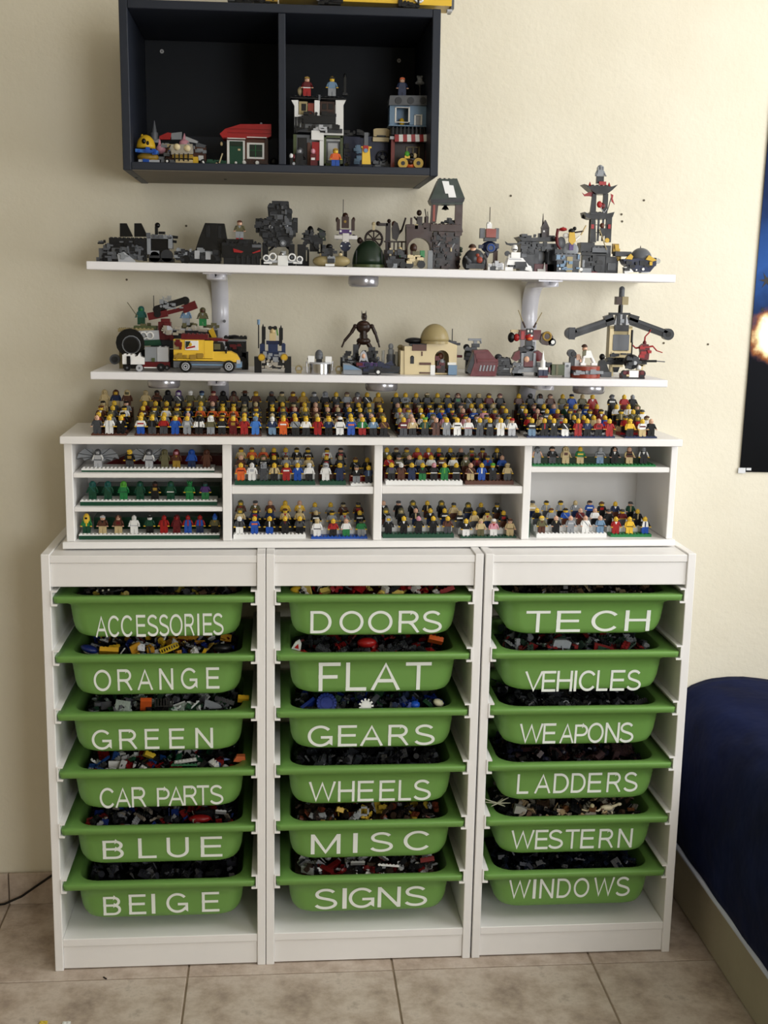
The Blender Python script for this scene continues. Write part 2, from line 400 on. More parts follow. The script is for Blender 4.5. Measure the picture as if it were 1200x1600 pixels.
def glyph(ch):
    if ch not in GLY:
        vs, fs = [], []; hw = .06
        for si, pl in enumerate(GLYPHS[ch][1]):
            P = [Vector(p) for p in pl]; n = len(P); cl = (P[0] - P[-1]).length < 1e-4; o = len(vs)
            for i, p in enumerate(P):
                a = (P[i] - P[i - 1]).normalized() if i > 0 else ((P[-1] - P[-2]).normalized() if cl else None)
                b = (P[i + 1] - P[i]).normalized() if i < n - 1 else ((P[1] - P[0]).normalized() if cl else None)
                a = a if a is not None else b; b = b if b is not None else a
                na = Vector((-a.y, a.x)); nb = Vector((-b.y, b.x)); m = (na + nb).normalized(); k = hw / max(.42, m.dot(na))
                for s_ in (1, -1):
                    q = p + m * k * s_; vs.append((q.x, min(1.0, max(0.0, q.y)) if ch in 'AMNVWRI' else q.y, si))
            for i in range(n - 1): fs.append((o + 2 * i, o + 2 * i + 1, o + 2 * i + 3, o + 2 * i + 2))
        GLY[ch] = (vs, fs, min(v[0] for v in vs), max(v[0] for v in vs), min(v[1] for v in vs), max(v[1] for v in vs))
    return GLY[ch]
LET = {
 (0, 'ACCESSORIES'): (60, 820, 'A288-350 C352-408 C418-475 E495-543 S552-607 S612-662 O665-730 R740-790 I805-815 E833-880 S885-938', 462, 573, 447, 560),
 (0, 'ORANGE'): (60, 820, 'O280-368 R400-475 A500-580 N612-683 G722-805 E850-917', 735, 845, 721, 830),
 (0, 'GREEN'): (60, 820, 'G270-370 R408-500 E538-612 E662-740 N795-885', 1040, 1142, 1028, 1132),
 (0, 'CAR PARTS'): (60, 1150, 'C310-382 A388-468 R472-545 P600-665 A658-738 R735-805 T803-865 S870-937', 264, 370, 247, 347),
 (0, 'BLUE'): (60, 1150, 'B325-432 L505-598 U650-762 E822-932', 523, 625, 507, 611),
 (0, 'BEIGE'): (60, 1150, 'B328-418 E458-545 I573-592 G648-758 E828-917', 808, 911, 788, 889),
 (1, 'DOORS'): (400, 840, 'D275-383 O423-545 O568-692 R722-830 S845-943', 372, 486, 370, 482),
 (1, 'FLAT'): (400, 840, 'F317-428 L455-560 A582-732 T758-888', 632, 780, 630, 771),
 (1, 'GEARS'): (400, 840, 'G262-388 E415-512 A527-645 R670-775 S805-907', 953, 1062, 946, 1052),
 (1, 'WHEELS'): (400, 1150, 'W267-405 H415-500 E515-597 E625-705 L722-787 S800-887', 232, 337, 220, 326),
 (1, 'MISC'): (400, 1150, 'M278-428 I492-515 S580-695 C748-877', 500, 602, 477, 578),
 (1, 'SIGNS'): (400, 1150, 'S298-412 I438-460 G470-600 N617-733 S755-868', 775, 882, 758, 860),
 (2, 'TECH'): (730, 840, 'T298-420 E453-575 C630-760 H800-928', 372, 482, 368, 473),
 (2, 'VEHICLES'): (730, 840, 'V292-385 E380-450 H455-535 I543-556 C567-648 L658-715 E727-800 S812-883', 678, 784, 670, 776),
 (2, 'WEAPONS'): (730, 840, 'W265-385 E385-450 A470-543 P545-612 O612-692 N700-772 S775-845', 943, 1046, 936, 1040),
 (2, 'LADDERS'): (730, 1150, 'L253-312 A342-425 D438-515 D527-600 E612-682 R708-780 S795-865', 193, 294, 181, 282),
 (2, 'WESTERN'): (730, 1150, 'W222-340 E345-410 S413-487 T497-568 E575-645 R668-742 N765-837', 477, 577, 468, 566),
 (2, 'WINDOWS'): (730, 1150, 'W210-320 I333-348 N367-438 D455-525 O540-618 W640-745 S755-825', 728, 828, 710, 810),
}
WORDS = [k[1] for k in LET]
TRAYS = {}
def tray(ci, ri, word):
    x = FX[ci] + W / 2; z = TRZ[ri]
    t = thing('storage_tray', 'green plastic tray with white letters %s' % word, 'tray', (x, .142, z), 0, 'green labelled trays')
    link('tray_body', TRAY, t)
    ox, oy, letters, tl, bl, tr, br = LET[(ci, word)]
    ls = letters.split(); xs = [tuple(map(int, l[1:].split('-'))) for l in ls]; X0, X1 = xs[0][0], xs[-1][1]
    for l, (a, b_) in zip(ls, xs):
        k = ((a + b_) / 2 - X0) / (X1 - X0); vt = tl + (tr - tl) * k; vb = bl + (br - bl) * k
        gv, gf, gx0, gx1, gy0, gy1 = glyph(l[0])
        sc = 1 / 3.243; Yt = .0185
        P = at(ox + a * sc, oy + (vt + vb) / 2 * sc, Yt); Q = at(ox + b_ * sc, oy + (vt + vb) / 2 * sc, Yt)
        Tp = at(ox + (a + b_) / 2 * sc, oy + vt * sc, .0175); Bt = at(ox + (a + b_) / 2 * sc, oy + vb * sc, .0205)
        w_, h_ = Q.x - P.x, Tp.z - Bt.z
        zt, zb = Tp.z - z, Bt.z - z
        # the letter lies on the tray's front face: each point takes the face's own depth
        sx = w_ / (gx1 - gx0); sz = h_ / (gy1 - gy0)
        mb = MB(); vs = []; lean = (Q.z - P.z) / max(w_, .001) * 0
        for dy in (0, .0004):
            for vx, vy, vi in gv:
                lz = zb + (vy - gy0) * sz; lx = P.x - x + (vx - gx0) * sx
                vs.append((lx, face_y(lz) - .0001 - dy - (.00012 * vi if dy else 0), lz))
        n = len(gv); fs = []
        ek = {}
        for p in gf:
            fs.append(tuple(i + n for i in p)); fs.append(tuple(reversed(p)))
            for e in zip(p, p[1:] + p[:1]): e = tuple(sorted(e)); ek[e] = ek.get(e, 0) + 1
        fs += [(e[0], e[1], e[1] + n, e[0] + n) for e, c_ in ek.items() if c_ == 1]
        mb._add(vs, fs); obj('letter', mb, m_vinyl, t)
    TRAYS[word] = t
for n_, wd in enumerate(WORDS): tray(n_ // 6, n_ % 6, wd)

# loose bricks heaped in the trays
def bit(mb, rnd, p, mi, s_=1., amax=44):
    M = Matrix.Translation(p) @ Matrix.Rotation(rnd.uniform(0, 6.3), 4, 'Z') @ Matrix.Rotation(rnd.gauss(0, .7), 4, 'X') @ Matrix.Rotation(rnd.gauss(0, .7), 4, 'Y')
    k = rnd.random(); a = min(amax, rnd.choice((12, 16, 16, 24, 32, 44))) * .0005 * s_; b_ = rnd.choice((8, 12, 16, 24)) * .0005 * s_; h = rnd.choice((3.2, 3.2, 9.6)) * .0005 * s_
    if k < .72:
        mb.box(-a, a, -b_, b_, -h, h, mi, M)
        for i in range(int(round(a / .004 / s_))):
            for j in range(int(round(b_ / .004 / s_))):
                mb.cyl((-a + .004 * s_ + i * .008 * s_, -b_ + .004 * s_ + j * .008 * s_, h), (-a + .004 * s_ + i * .008 * s_, -b_ + .004 * s_ + j * .008 * s_, h + .0017), .0024 * s_, n=6, mi=mi, mat=M)
    elif k < .84: mb.cyl((0, 0, -.004), (0, 0, .004), .008 * s_, n=10, mi=mi, mat=M)
    elif k < .93: mb.cyl((0, 0, -min(.016, a)), (0, 0, min(.016, a)), .0016, n=5, mi=mi, mat=M)
    else: a = min(a, .008); mb.prism([(-a, -h), (a, -h), (-a * .2, h * 2), (-a, h * 2)], -b_, b_, mi, M)
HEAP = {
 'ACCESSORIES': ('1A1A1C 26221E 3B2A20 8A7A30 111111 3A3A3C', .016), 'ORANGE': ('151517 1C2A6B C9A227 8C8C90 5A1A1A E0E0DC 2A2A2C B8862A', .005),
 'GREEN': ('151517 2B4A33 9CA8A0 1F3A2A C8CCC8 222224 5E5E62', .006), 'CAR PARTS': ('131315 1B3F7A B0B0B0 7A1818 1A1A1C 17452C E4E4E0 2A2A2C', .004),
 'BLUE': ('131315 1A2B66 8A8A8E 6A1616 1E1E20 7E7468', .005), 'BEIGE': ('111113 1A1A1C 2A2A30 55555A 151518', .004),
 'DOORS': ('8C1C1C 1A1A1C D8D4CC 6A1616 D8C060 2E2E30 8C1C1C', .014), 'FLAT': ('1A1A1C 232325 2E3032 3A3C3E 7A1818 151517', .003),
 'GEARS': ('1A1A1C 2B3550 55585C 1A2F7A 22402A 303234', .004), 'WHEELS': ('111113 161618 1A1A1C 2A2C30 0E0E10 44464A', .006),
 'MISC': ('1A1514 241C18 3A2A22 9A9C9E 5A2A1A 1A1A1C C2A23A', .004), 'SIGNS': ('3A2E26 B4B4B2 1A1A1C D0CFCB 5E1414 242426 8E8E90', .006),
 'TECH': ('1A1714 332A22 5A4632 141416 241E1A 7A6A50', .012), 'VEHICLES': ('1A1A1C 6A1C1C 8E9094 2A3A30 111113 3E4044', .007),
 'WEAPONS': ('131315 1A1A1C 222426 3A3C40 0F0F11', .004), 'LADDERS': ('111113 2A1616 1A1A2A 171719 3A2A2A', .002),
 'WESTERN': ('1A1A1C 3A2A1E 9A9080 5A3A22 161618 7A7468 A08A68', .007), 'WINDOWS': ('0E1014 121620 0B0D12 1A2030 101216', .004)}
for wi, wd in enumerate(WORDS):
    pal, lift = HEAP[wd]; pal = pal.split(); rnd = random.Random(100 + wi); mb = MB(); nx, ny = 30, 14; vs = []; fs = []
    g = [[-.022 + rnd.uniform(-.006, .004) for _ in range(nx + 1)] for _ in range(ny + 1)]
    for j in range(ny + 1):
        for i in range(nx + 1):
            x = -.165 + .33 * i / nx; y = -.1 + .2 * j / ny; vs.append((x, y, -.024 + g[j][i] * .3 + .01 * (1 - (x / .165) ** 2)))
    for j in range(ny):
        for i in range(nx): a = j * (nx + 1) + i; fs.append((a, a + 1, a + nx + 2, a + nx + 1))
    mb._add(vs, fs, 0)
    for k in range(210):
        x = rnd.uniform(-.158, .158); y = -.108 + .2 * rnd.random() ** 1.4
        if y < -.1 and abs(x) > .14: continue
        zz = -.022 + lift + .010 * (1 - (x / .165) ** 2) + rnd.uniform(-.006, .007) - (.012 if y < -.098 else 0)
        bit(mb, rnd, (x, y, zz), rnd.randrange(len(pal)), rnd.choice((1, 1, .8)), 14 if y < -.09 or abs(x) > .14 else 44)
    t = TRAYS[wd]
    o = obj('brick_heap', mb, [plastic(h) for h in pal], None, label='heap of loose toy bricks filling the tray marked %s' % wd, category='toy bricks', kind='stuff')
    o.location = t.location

# pieces that stand out on the heaps
def loose(name, label, cat, wd, u, v, parts, rot=(0, 0, 0), Y=.05):
    z = TRAYS[wd].location.z - .001
    p = at(u, v, Y); mb = MB(); cols = []
    for c, f in parts:
        if c not in cols: cols.append(c)
    t = link(name, None, None, p, rot, label=label, category=cat)
    k = []
    mb = MB()
    for c, f in parts: n0 = len(mb.f); f(mb); mb.m[n0:] = [cols.index(c)] * (len(mb.f) - n0)
    me = mb.mesh(name, [plastic(c) for c in cols]); bpy.data.objects.remove(t)
    link(name, me, None, p, rot, label=label, category=cat)
def plate(nx, ny, h=.0032):
    def f(mb):
        mb.box(-nx * .004, nx * .004, -ny * .004, ny * .004, 0, h)
        for i in range(nx):
            for j in range(ny): mb.cyl((-nx * .004 + .004 + i * .008, -ny * .004 + .004 + j * .008, h), (-nx * .004 + .004 + i * .008, -ny * .004 + .004 + j * .008, h + .0017), .0024, n=8)
    return f
def gear(r, n=10):
    def f(mb):
        mb.cyl((0, 0, 0), (0, 0, .005), r * .72, n=16)
        for k in range(n): a = 2 * PI * k / n; mb.box(r * .6, r, -r * .13, r * .13, 0, .005, mat=Matrix.Rotation(a, 4, 'Z'))
    return f
loose('orange_brick', 'orange studded brick lying in the tray marked GREEN', 'toy brick', 'GREEN', 228, 1103, [('D9602A', plate(3, 4, .0096))], (-1.0, .05, .1))
loose('yellow_brick', 'yellow studded brick in the right corner of the tray marked GREEN', 'toy brick', 'GREEN', 380, 1095, [('E2B22E', plate(3, 2, .0096))], (-.9, .1, .05), .075)
loose('grey_plate', 'pale grey plate upright in the tray marked GREEN', 'toy brick', 'GREEN', 192, 1103, [('9CA8A0', plate(4, 3))], (1.3, .1, -.2))
loose('grey_wing_plate', 'grey wedge plate leaning in the tray marked GREEN', 'toy brick', 'GREEN', 334, 1103, [('8C9096', lambda mb: mb.prism([(-.022, -.008), (.02, -.006), (.01, .004), (-.018, .016)], 0, .0032))], (.2, 0, 0))
loose('black_grille', 'black ribbed grille piece in the tray marked GREEN', 'toy brick', 'GREEN', 255, 1098, [('151515', lambda mb: [mb.box(-.018 + i * .006, -.015 + i * .006, -.002, .002, -.009, .009) for i in range(7)] and mb.box(-.018, .021, 0, .002, -.009, -.006))], (-.3, 0, 0))
loose('gold_brick', 'golden yellow curved brick at the left in the tray marked ORANGE', 'toy brick', 'ORANGE', 170, 1021, [('C99A28', plate(5, 3, .0096))], (-.7, .1, .1))
loose('yellow_ladder_piece', 'yellow ladder piece lying across the tray marked ORANGE', 'toy brick', 'ORANGE', 264, 1014, [('D9B834', lambda mb: [mb.box(-.02, .02, -.008, -.0055, 0, .003), mb.box(-.02, .02, .0055, .008, 0, .003)] and [mb.box(-.019 + i * .0055, -.0165 + i * .0055, -.006, .006, 0, .003) for i in range(8)])], (.5, -.35, .2))
loose('silver_plate', 'small silver plate tilted in the tray marked ORANGE', 'toy brick', 'ORANGE', 220, 1012, [('C4C4C6', plate(2, 2))], (.9, .3, .4))
loose('dark_hull_piece', 'black rounded hull piece on the right in the tray marked ORANGE', 'toy brick', 'ORANGE', 347, 1012, [('141416', lambda mb: mb.sph((0, 0, 0), .022, .012, .009))])
loose('blue_flipper_piece', 'dark blue curved piece at the left of the tray marked ORANGE', 'toy brick', 'ORANGE', 140, 1014, [('16225A', lambda mb: mb.sph((0, 0, 0), .020, .014, .008))], (0, .3, 0))
loose('orange_slope_brick', 'orange slope brick in the tray marked CAR PARTS', 'toy brick', 'CAR PARTS', 375, 1185, [('E0784A', lambda mb: mb.prism([(-.014, -.006), (.014, -.006), (.010, .009), (-.008, .007)], -.006, .006))], (.1, .1, 0), .06)
loose('yellow_slope_brick', 'yellow brick at the back of the tray marked CAR PARTS', 'toy brick', 'CAR PARTS', 232, 1183, [('D9B834', plate(3, 2, .0096))], (-.6, .5, .2), .07)
loose('white_ladder_brick', 'white stepped brick beside the dark green plate in CAR PARTS', 'toy brick', 'CAR PARTS', 290, 1190, [('DCDCD8', plate(6, 1, .004))], (.3, -.15, 0))
loose('dark_green_plate', 'dark green plate in the front of the tray marked CAR PARTS', 'toy brick', 'CAR PARTS', 288, 1197, [('17502E', plate(7, 2, .004))], (-.4, 0, 0), .032)
loose('white_gear', 'white toothed gear wheel in the tray marked GEARS', 'toy gear', 'GEARS', 572, 1103, [('E4E4E0', gear(.016, 11))], (1.2, 0, 0), .035)
loose('blue_wheel_piece', 'dark blue ribbed wheel piece in the tray marked GEARS', 'toy gear', 'GEARS', 510, 1099, [('1A2F7A', gear(.022, 18))], (1.0, 0, .1))
loose('bright_blue_ball', 'bright blue round piece in the tray marked GEARS', 'toy brick', 'GEARS', 648, 1101, [('1E4FB4', lambda mb: mb.sph((0, 0, 0), .012, .012, .009))])
loose('cream_shell_piece', 'cream shell shaped piece on the right in the tray marked GEARS', 'toy brick', 'GEARS', 685, 1098, [('D6D2B4', lambda mb: mb.sph((0, 0, 0), .013, .01, .008))], (.2, .4, 0))
loose('red_car_body', 'dark red rounded piece in the tray marked FLAT', 'toy brick', 'FLAT', 573, 1004, [('8E1616', lambda mb: mb.sph((0, 0, 0), .022, .014, .011))])
loose('orange_block', 'orange studded block in the tray marked FLAT', 'toy brick', 'FLAT', 680, 1003, [('C85A24', plate(4, 3, .0096))], (-.6, .2, -.1), .06)
loose('white_hull_piece', 'white pointed shield piece with red mark in the tray marked FLAT', 'toy brick', 'FLAT', 465, 1008, [('D8D8D6', lambda mb: mb.prism([(-.010, -.012), (.010, -.012), (.007, .006), (0, .015), (-.007, .006)], -.002, .002)), ('B02020', lambda mb: mb.prism([(-.005, -.007), (.005, -.007), (0, .005)], -.003, -.002))], (.3, .3, 0))
loose('red_roof_piece', 'bright red sloped piece in the tray marked DOORS', 'toy brick', 'DOORS', 700, 925, [('8E1616', plate(4, 3, .0096))], (-.3, -.4, 0))
loose('yellow_round_piece', 'yellow rounded brick at the left of the tray marked DOORS', 'toy brick', 'DOORS', 464, 922, [('D9B030', lambda mb: mb.sph((0, 0, 0), .015, .01, .009))], (0, .1, 0), .055)
loose('white_panel_piece', 'white flat panel on the right in the tray marked SIGNS', 'toy brick', 'SIGNS', 606, 1354, [('D2D0CA', plate(6, 3, .004))], (-.5, .1, 0))
loose('grey_studded_panel', 'pale grey studded plate in the middle of the tray marked SIGNS', 'toy brick', 'SIGNS', 559, 1350, [('AEAEAC', plate(4, 2, .004))], (-.8, 0, 0))
loose('red_ladder_piece', 'dark red toothed piece on the right in the tray marked SIGNS', 'toy brick', 'SIGNS', 668, 1347, [('6E1414', plate(4, 2, .0096))], (-.6, -.15, 0), .05)
loose('silver_frame_piece', 'square grey frame piece in the tray marked MISC', 'toy brick', 'MISC', 569, 1268, [('A4A6A8', lambda mb: mb.box(-.011, .011, 0, .004, -.011, -.007).box(-.011, .011, 0, .004, .007, .011).box(-.011, -.007, 0, .004, -.011, .011).box(.007, .011, 0, .004, -.011, .011))])
loose('yellow_post_piece', 'yellow upright piece in the tray marked MISC', 'toy brick', 'MISC', 530, 1269, [('C8A228', plate(2, 2, .0096))], (-.5, .3, 0))
loose('red_dome_brick', 'dark red flat curved piece in the tray marked BLUE', 'toy brick', 'BLUE', 312, 1279, [('7A1414', lambda mb: mb.sph((0, 0, 0), .026, .012, .009))])
loose('white_brick_tile', 'white tile at the right of the tray marked BLUE', 'toy brick', 'BLUE', 345, 1270, [('B8B8BC', plate(3, 2))], (-.8, .1, 0))
loose('white_horse_piece', 'cream toy horse figure lying in the tray marked WESTERN', 'toy animal', 'WESTERN', 948, 1262, [('CFC4A4', lambda mb: mb.sph((0, 0, 0), .016, .007, .007).cyl((.012, 0, .002), (.024, -.002, .008), .004, .003).sph((.028, -.002, .009), .006, .004, .004).cyl((-.01, 0, 0), (-.022, -.004, -.006), .0025).cyl((-.006, 0, -.003), (-.012, -.006, -.012), .002).cyl((.008, 0, -.003), (.012, -.006, -.012), .002).cyl((-.022, -.004, -.006), (-.034, -.003, -.002), .0018))])
loose('cream_skeleton_piece', 'cream toy skeleton figure beside the horse in the tray marked WESTERN', 'toy animal', 'WESTERN', 925, 1262, [('B8AC86', lambda mb: mb.sph((0, 0, .004), .006).cyl((0, 0, 0), (-.010, 0, -.008), .003).cyl((0, 0, 0), (.008, 0, -.010), .002).cyl((-.010, 0, -.008), (-.024, 0, -.004), .002))])
loose('white_bone_piece', 'tangle of white tree pieces at the left in the tray marked WESTERN', 'toy brick', 'WESTERN', 777, 1255, [('A8A690', lambda mb: [mb.cyl((0, 0, 0), (.03 * math.cos(a), .01 * math.sin(a), .012 * math.sin(a * 2.3)), .0022, .001, 6) for a in (0, .5, 1.1, 2, 2.8, 3.4, 4.2, 5.3)])])
loose('grey_rock_piece', 'pale grey rock piece near the left of the tray marked WESTERN', 'toy brick', 'WESTERN', 812, 1264, [('9A9890', lambda mb: mb.prism([(-.014, -.008), (.012, -.010), (.016, 0), (.002, .008), (-.010, .010)], -.006, .008))])
loose('grey_cockpit_piece', 'silver grey angular piece in the tray marked VEHICLES', 'toy brick', 'VEHICLES', 877, 1006, [('85898E', lambda mb: mb.prism([(-.02, -.006), (.018, -.010), (.022, .004), (.010, .010), (-.016, .010)], -.005, .006).cyl((.0, -.006, -.002), (.004, -.007, -.018), .0014))])
loose('red_track_piece', 'dark red framed piece on the right in the tray marked VEHICLES', 'toy brick', 'VEHICLES', 945, 1013, [('641818', lambda mb: mb.prism([(-.026, -.006), (.028, -.008), (.018, .002), (-.024, .014)], -.004, .004)), ('22382A', lambda mb: mb.prism([(-.018, -.003), (.014, -.004), (.008, .001), (-.016, .008)], -.006, -.004))])
loose('striped_barrier', 'black and white striped barrier piece in the tray marked ACCESSORIES', 'toy brick', 'ACCESSORIES', 165, 926, [('151515', plate(5, 2, .006)), ('C8C4B0', lambda mb: [mb.box(-.018 + i * .012, -.014 + i * .012, -.0085, -.008, .001, .005) for i in range(3)])], (-.5, -.1, 0))
for sx, (a, b_, c) in enumerate(((263, 930, '2A2014'), (330, 927, '201A16'))):
    loose('dark_plant_piece', ('spiky black plant piece in the middle of the tray marked ACCESSORIES', 'spiky dark plant piece at the right of the tray marked ACCESSORIES')[sx], 'toy brick', 'ACCESSORIES', a, b_, [(c, lambda mb: [mb.cyl((0, 0, 0), (.022 * math.cos(q), .01 * math.sin(q * 3), .012 * abs(math.sin(q)) + .002), .002, .0008, 5) for q in (.1, .4, .8, 1.2, 1.6, 2, 2.4, 2.8, 3.1)])])
# crumbs on the floor
for nm, lb, u, v, c in (('yellow_toy_piece', 'tiny yellow toy piece on the floor at the bottom edge', 68, 1599, 'D8C050'), ('white_toy_piece', 'tiny white toy piece on the floor beside the yellow one', 104, 1600, 'E8E8E4')):
    p = onfloor(u, v); mb = MB(); plate(2, 1, .0032)(mb); obj(nm, mb, plastic(c), None, loc=p, label=lb, category='toy brick')
p = onfloor(164, 1529); obj('dark_crumb', MB().box(-.006, .005, -.001, .0015, 0, .002, mat=Matrix.Rotation(-.8, 4, 'Z')), plastic('241C16', .8), None, loc=p, label='small dark crumb on the floor tile before the left frame', category='crumb')
# cable
pts = [(-.75, .285, .004), (-.5, .28, .004), (-.3, .278, .004), (-.22, .278, .006), (-.17, .28, .012), (-.13, .285, .028), (-.09, .29, .055), (-.05, .294, .082), (0.005, .303, .11)]
obj('power_cable', tube(pts, .0028), plastic('16120E', .5), None, label='thin black cable rising from the floor behind the left frame', category='cable')

# ------------------------------------------------------------------ wall cabinet
def wall_cabinet():
    x0, x1, y0, y1, z0, z1 = .1847, .8017, -.0036, .309, 1.7069, 2.0205
    t = thing('wall_cabinet', 'dark navy open wall cabinet with two compartments above the shelves', 'cabinet', (x0, y0, z0))
    t.rotation_euler = (0, -.0068, 0)
    w_, d, h = x1 - x0, y1 - y0, z1 - z0
    for x in (0, w_ - .016): obj('side_panel', slab(MB(), x, x + .016, 0, d, 0, h), m_navy, t)
    obj('top_panel', slab(MB(), .0163, w_ - .0163, 0, d, h - .016, h), m_navy, t)
    obj('bottom_panel', slab(MB(), .0163, w_ - .0163, 0, d, .0015, .016), m_navy, t)
    obj('underside', MB().box(.017, w_ - .017, .003, d - .012, .0003, .0014), m_under, t, label='brownish grey underside')
    obj('divider', slab(MB(), .3015, .3155, .001, d - .013, .0163, h - .0163), m_navy, t)
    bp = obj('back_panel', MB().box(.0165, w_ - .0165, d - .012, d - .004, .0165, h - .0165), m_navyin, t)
    obj('back_batten', MB().box(.10, .3, d - .016, d - .0122, .017, .10), m_navy, t)
    obj('back_batten', MB().box(.316, .5, d - .016, d - .0122, .017, .10), m_navy, t)
    for u, v in ((254, 80), (625, 97)):
        p = at(u, v, .29); mb = MB().cyl((0, 0, 0), (0, -.003, 0), .0042, n=12).cyl((0, -.003, 0), (0, -.0036, 0), .0018, n=6, mi=1)
        c = obj('screw_cap', mb, [plastic('B8B8B8', .4), plastic('707070', .4)], t); c.location = (p.x - x0, d - .0125, p.z - z0)
    for u, v in ((213, 278), (352, 281)):
        c = obj('fixing_hole', MB().cyl((0, 0, .0005), (0, 0, -.0006), .003, n=10), plastic('0A0908', .8), t); p = at(u, v, .16); c.location = (p.x - x0, .165, 0)
wall_cabinet()
CAB_Z = 1.7069 + .016

# ------------------------------------------------------------------ wall shelves, brackets, lights
def shelf(lab, xl, xr, zl, zr, t_):
    ang = math.atan2(zl - zr, xr - xl)
    t = link('wall_shelf', None, None, (xl, .055, zl), (0, ang, 0), label=lab, category='shelf')
    L = math.hypot(xr - xl, zr - zl)
    me = slab(MB(), 0, L, 0, .254, -t_, 0, b=.0015).mesh('wall_shelf', m_shelfw)
    bpy.data.objects.remove(t)
    return link('wall_shelf', me, None, (xl, .055, zl), (0, ang, 0), label=lab, category='shelf', group='white wall shelves')
shelf('upper white wall shelf under the dark cabinet', .1, 1.3195, 1.533, 1.5295, .0165)
shelf('lower white wall shelf holding the yellow van', .102, 1.3165, 1.311, 1.308, .0155)
def ZS1(x): return 1.533 - (x - .1) * .00287
def ZS2(x): return 1.311 - (x - .102) * .00247
m_alu = named('silver_bracket_metal', ['DADAE2', 'E4E4EA'], 20, r=.25); m_alu.node_tree.nodes['Principled BSDF'].inputs['Metallic'].default_value = .12
def bracket(x, ztop, zbot, lab, arm=True):
    t = thing('shelf_bracket', lab, 'bracket', (x, .309, zbot), 0, 'silver shelf brackets')
    hw = .0185
    # ribbed channel section: two rounded ribs with a groove between them
    sec = [(-hw, 0)] + [(-hw + .0165 / 2 + .0165 / 2 * math.cos(PI - a), .008 + .008 * math.sin(a)) for a in [PI * k / 8 for k in range(9)]] + [(0, .003)] + [(hw - .0165 / 2 + .0165 / 2 * math.cos(PI - a), .008 + .008 * math.sin(a)) for a in [PI * k / 8 for k in range(9)]] + [(hw, 0)]
    H_ = ztop - zbot
    path = [(0, 0, 0), (0, 0, H_ - .085)]
    for k in range(1, 9):
        a = PI / 2 * k / 8; path.append((0, -.055 * (1 - math.cos(a)), H_ - .085 + .055 * math.sin(a) * 1.25))
    path += [(0, -.12, H_ - .0155), (0, -.20, H_ - .0135)]
    mb = MB(); mb.sweep(path, sec, up=(1, 0, 0), smooth=True); obj('ribbed_channel', mb, m_alu, t)
    obj('arm_flange', MB().box(-.026, .026, -.205, -.02, H_ - .0032, H_ - .0004), m_alu, t)
    for dx, dz in ((-.0095, .12), (.0095, .105)):
        if H_ > .15: obj('screw', MB().cyl((dx, -.0165, H_ - dz), (dx, -.0195, H_ - dz), .0036, n=10), metal('6A6A6E', .4), t)
bracket(.3555, ZS1(.3555) - .0165, 1.205 + .115, 'silver bracket rising behind the yellow van on the lower shelf')
bracket(1.0635, ZS1(1.0635) - .0165, 1.205 + .115, 'silver bracket rising behind the red legged robot on the lower shelf')
bracket(.3555, ZS2(.3555) - .0157, 1.19, 'silver bracket under the left part of the lower shelf')
bracket(1.0635, ZS2(1.0635) - .0157, 1.19, 'silver bracket under the right part of the lower shelf')
m_puck = named('satin_silver_housing', ['A8A8AE', 'B4B4BA'], 20, r=.22); m_puck.node_tree.nodes['Principled BSDF'].inputs['Metallic'].default_value = .6
def puck(u, Y, ztop, r, h, lab):
    p = at(u, 440 if ztop > 1.4 else 602, Y)
    t = thing('puck_light', lab, 'light', (p.x, Y, ztop), 0, 'silver puck lights under the shelves')
    mb = MB().lathe([(r * .97, -.0003), (r, -.003), (r, -h * .75), (r * .93, -h), (r * .86, -h - .0003)], 40); obj('housing', mb, m_puck, t)
    obj('lens', MB().lathe([(r * .84, -h * .6), (r * .84, -h - .001), (r * .4, -h - .002), (.0001, -h - .0022)], 28), plastic('D8D8D4', .3), t)
puck(568, .15, ZS1(.67) - .0168, .0325, .0215, 'round silver puck light under the middle of the upper shelf')
puck(256, .12, ZS2(.25) - .0158, .034, .0195, 'round silver puck light under the lower shelf, leftmost')
puck(596, .12, ZS2(.7) - .0158, .035, .0195, 'round silver puck light under the middle of the lower shelf')
puck(920, .12, ZS2(1.15) - .0158, .035, .0195, 'round silver puck light under the lower shelf, rightmost')

# ------------------------------------------------------------------ shelf unit standing on the racks
HY = .02            # turned slightly: its right end stands farther back
HO = Vector((.0365, .048, .94))
hut = thing('display_unit', 'white divided display shelf unit standing on the tray racks', 'shelf unit', HO, HY)
BW = 1.326
HD = .262 - .001
def hx(u, Y=.06):   # local x of a pixel column
    p = at(u, 760, Y + .02 * (at(u, 760, .06).x - .0365)); return p.x - HO.x
X = [hx(102), hx(115), hx(348), hx(362), hx(584), hx(597), hx(817), hx(829), hx(1045), hx(1055)]
zt0, zt1 = .224, .2395
obj('base_board', slab(MB(), 0, BW, 0, .235, .0008, .015), m_white, hut)
obj('top_board', slab(MB(), .003, BW - .002, -.012, .240, zt0, zt1), m_white, hut)
for a, b_ in zip(X[::2], X[1::2]): obj('upright_panel', slab(MB(), a, b_, .008, .235, .0153, zt0 - .0003), m_white, hut)
obj('back_panel', MB().box(X[1], X[8], .230, .234, .016, zt0 - .001), m_white, hut)
CELL = [(X[1], X[2]), (X[3], X[4]), (X[5], X[6]), (X[7], X[8])]
for ci, zs in ((0, (.160, .088)), (1, (.132,)), (2, (.133,)), (3, (.175,))):
    for z in zs:
        th_ = (.0095, .016, .0165, .0115)[ci]
        obj('shelf_board', slab(MB(), CELL[ci][0] + .0003, CELL[ci][1] - .0003, .010, .229, z - th_, z), m_white, hut)
def hw_(lx, ly, lz):  # local -> world on the display unit
    return HO + Vector((lx * math.cos(HY) - ly * math.sin(HY), lx * math.sin(HY) + ly * math.cos(HY), lz))

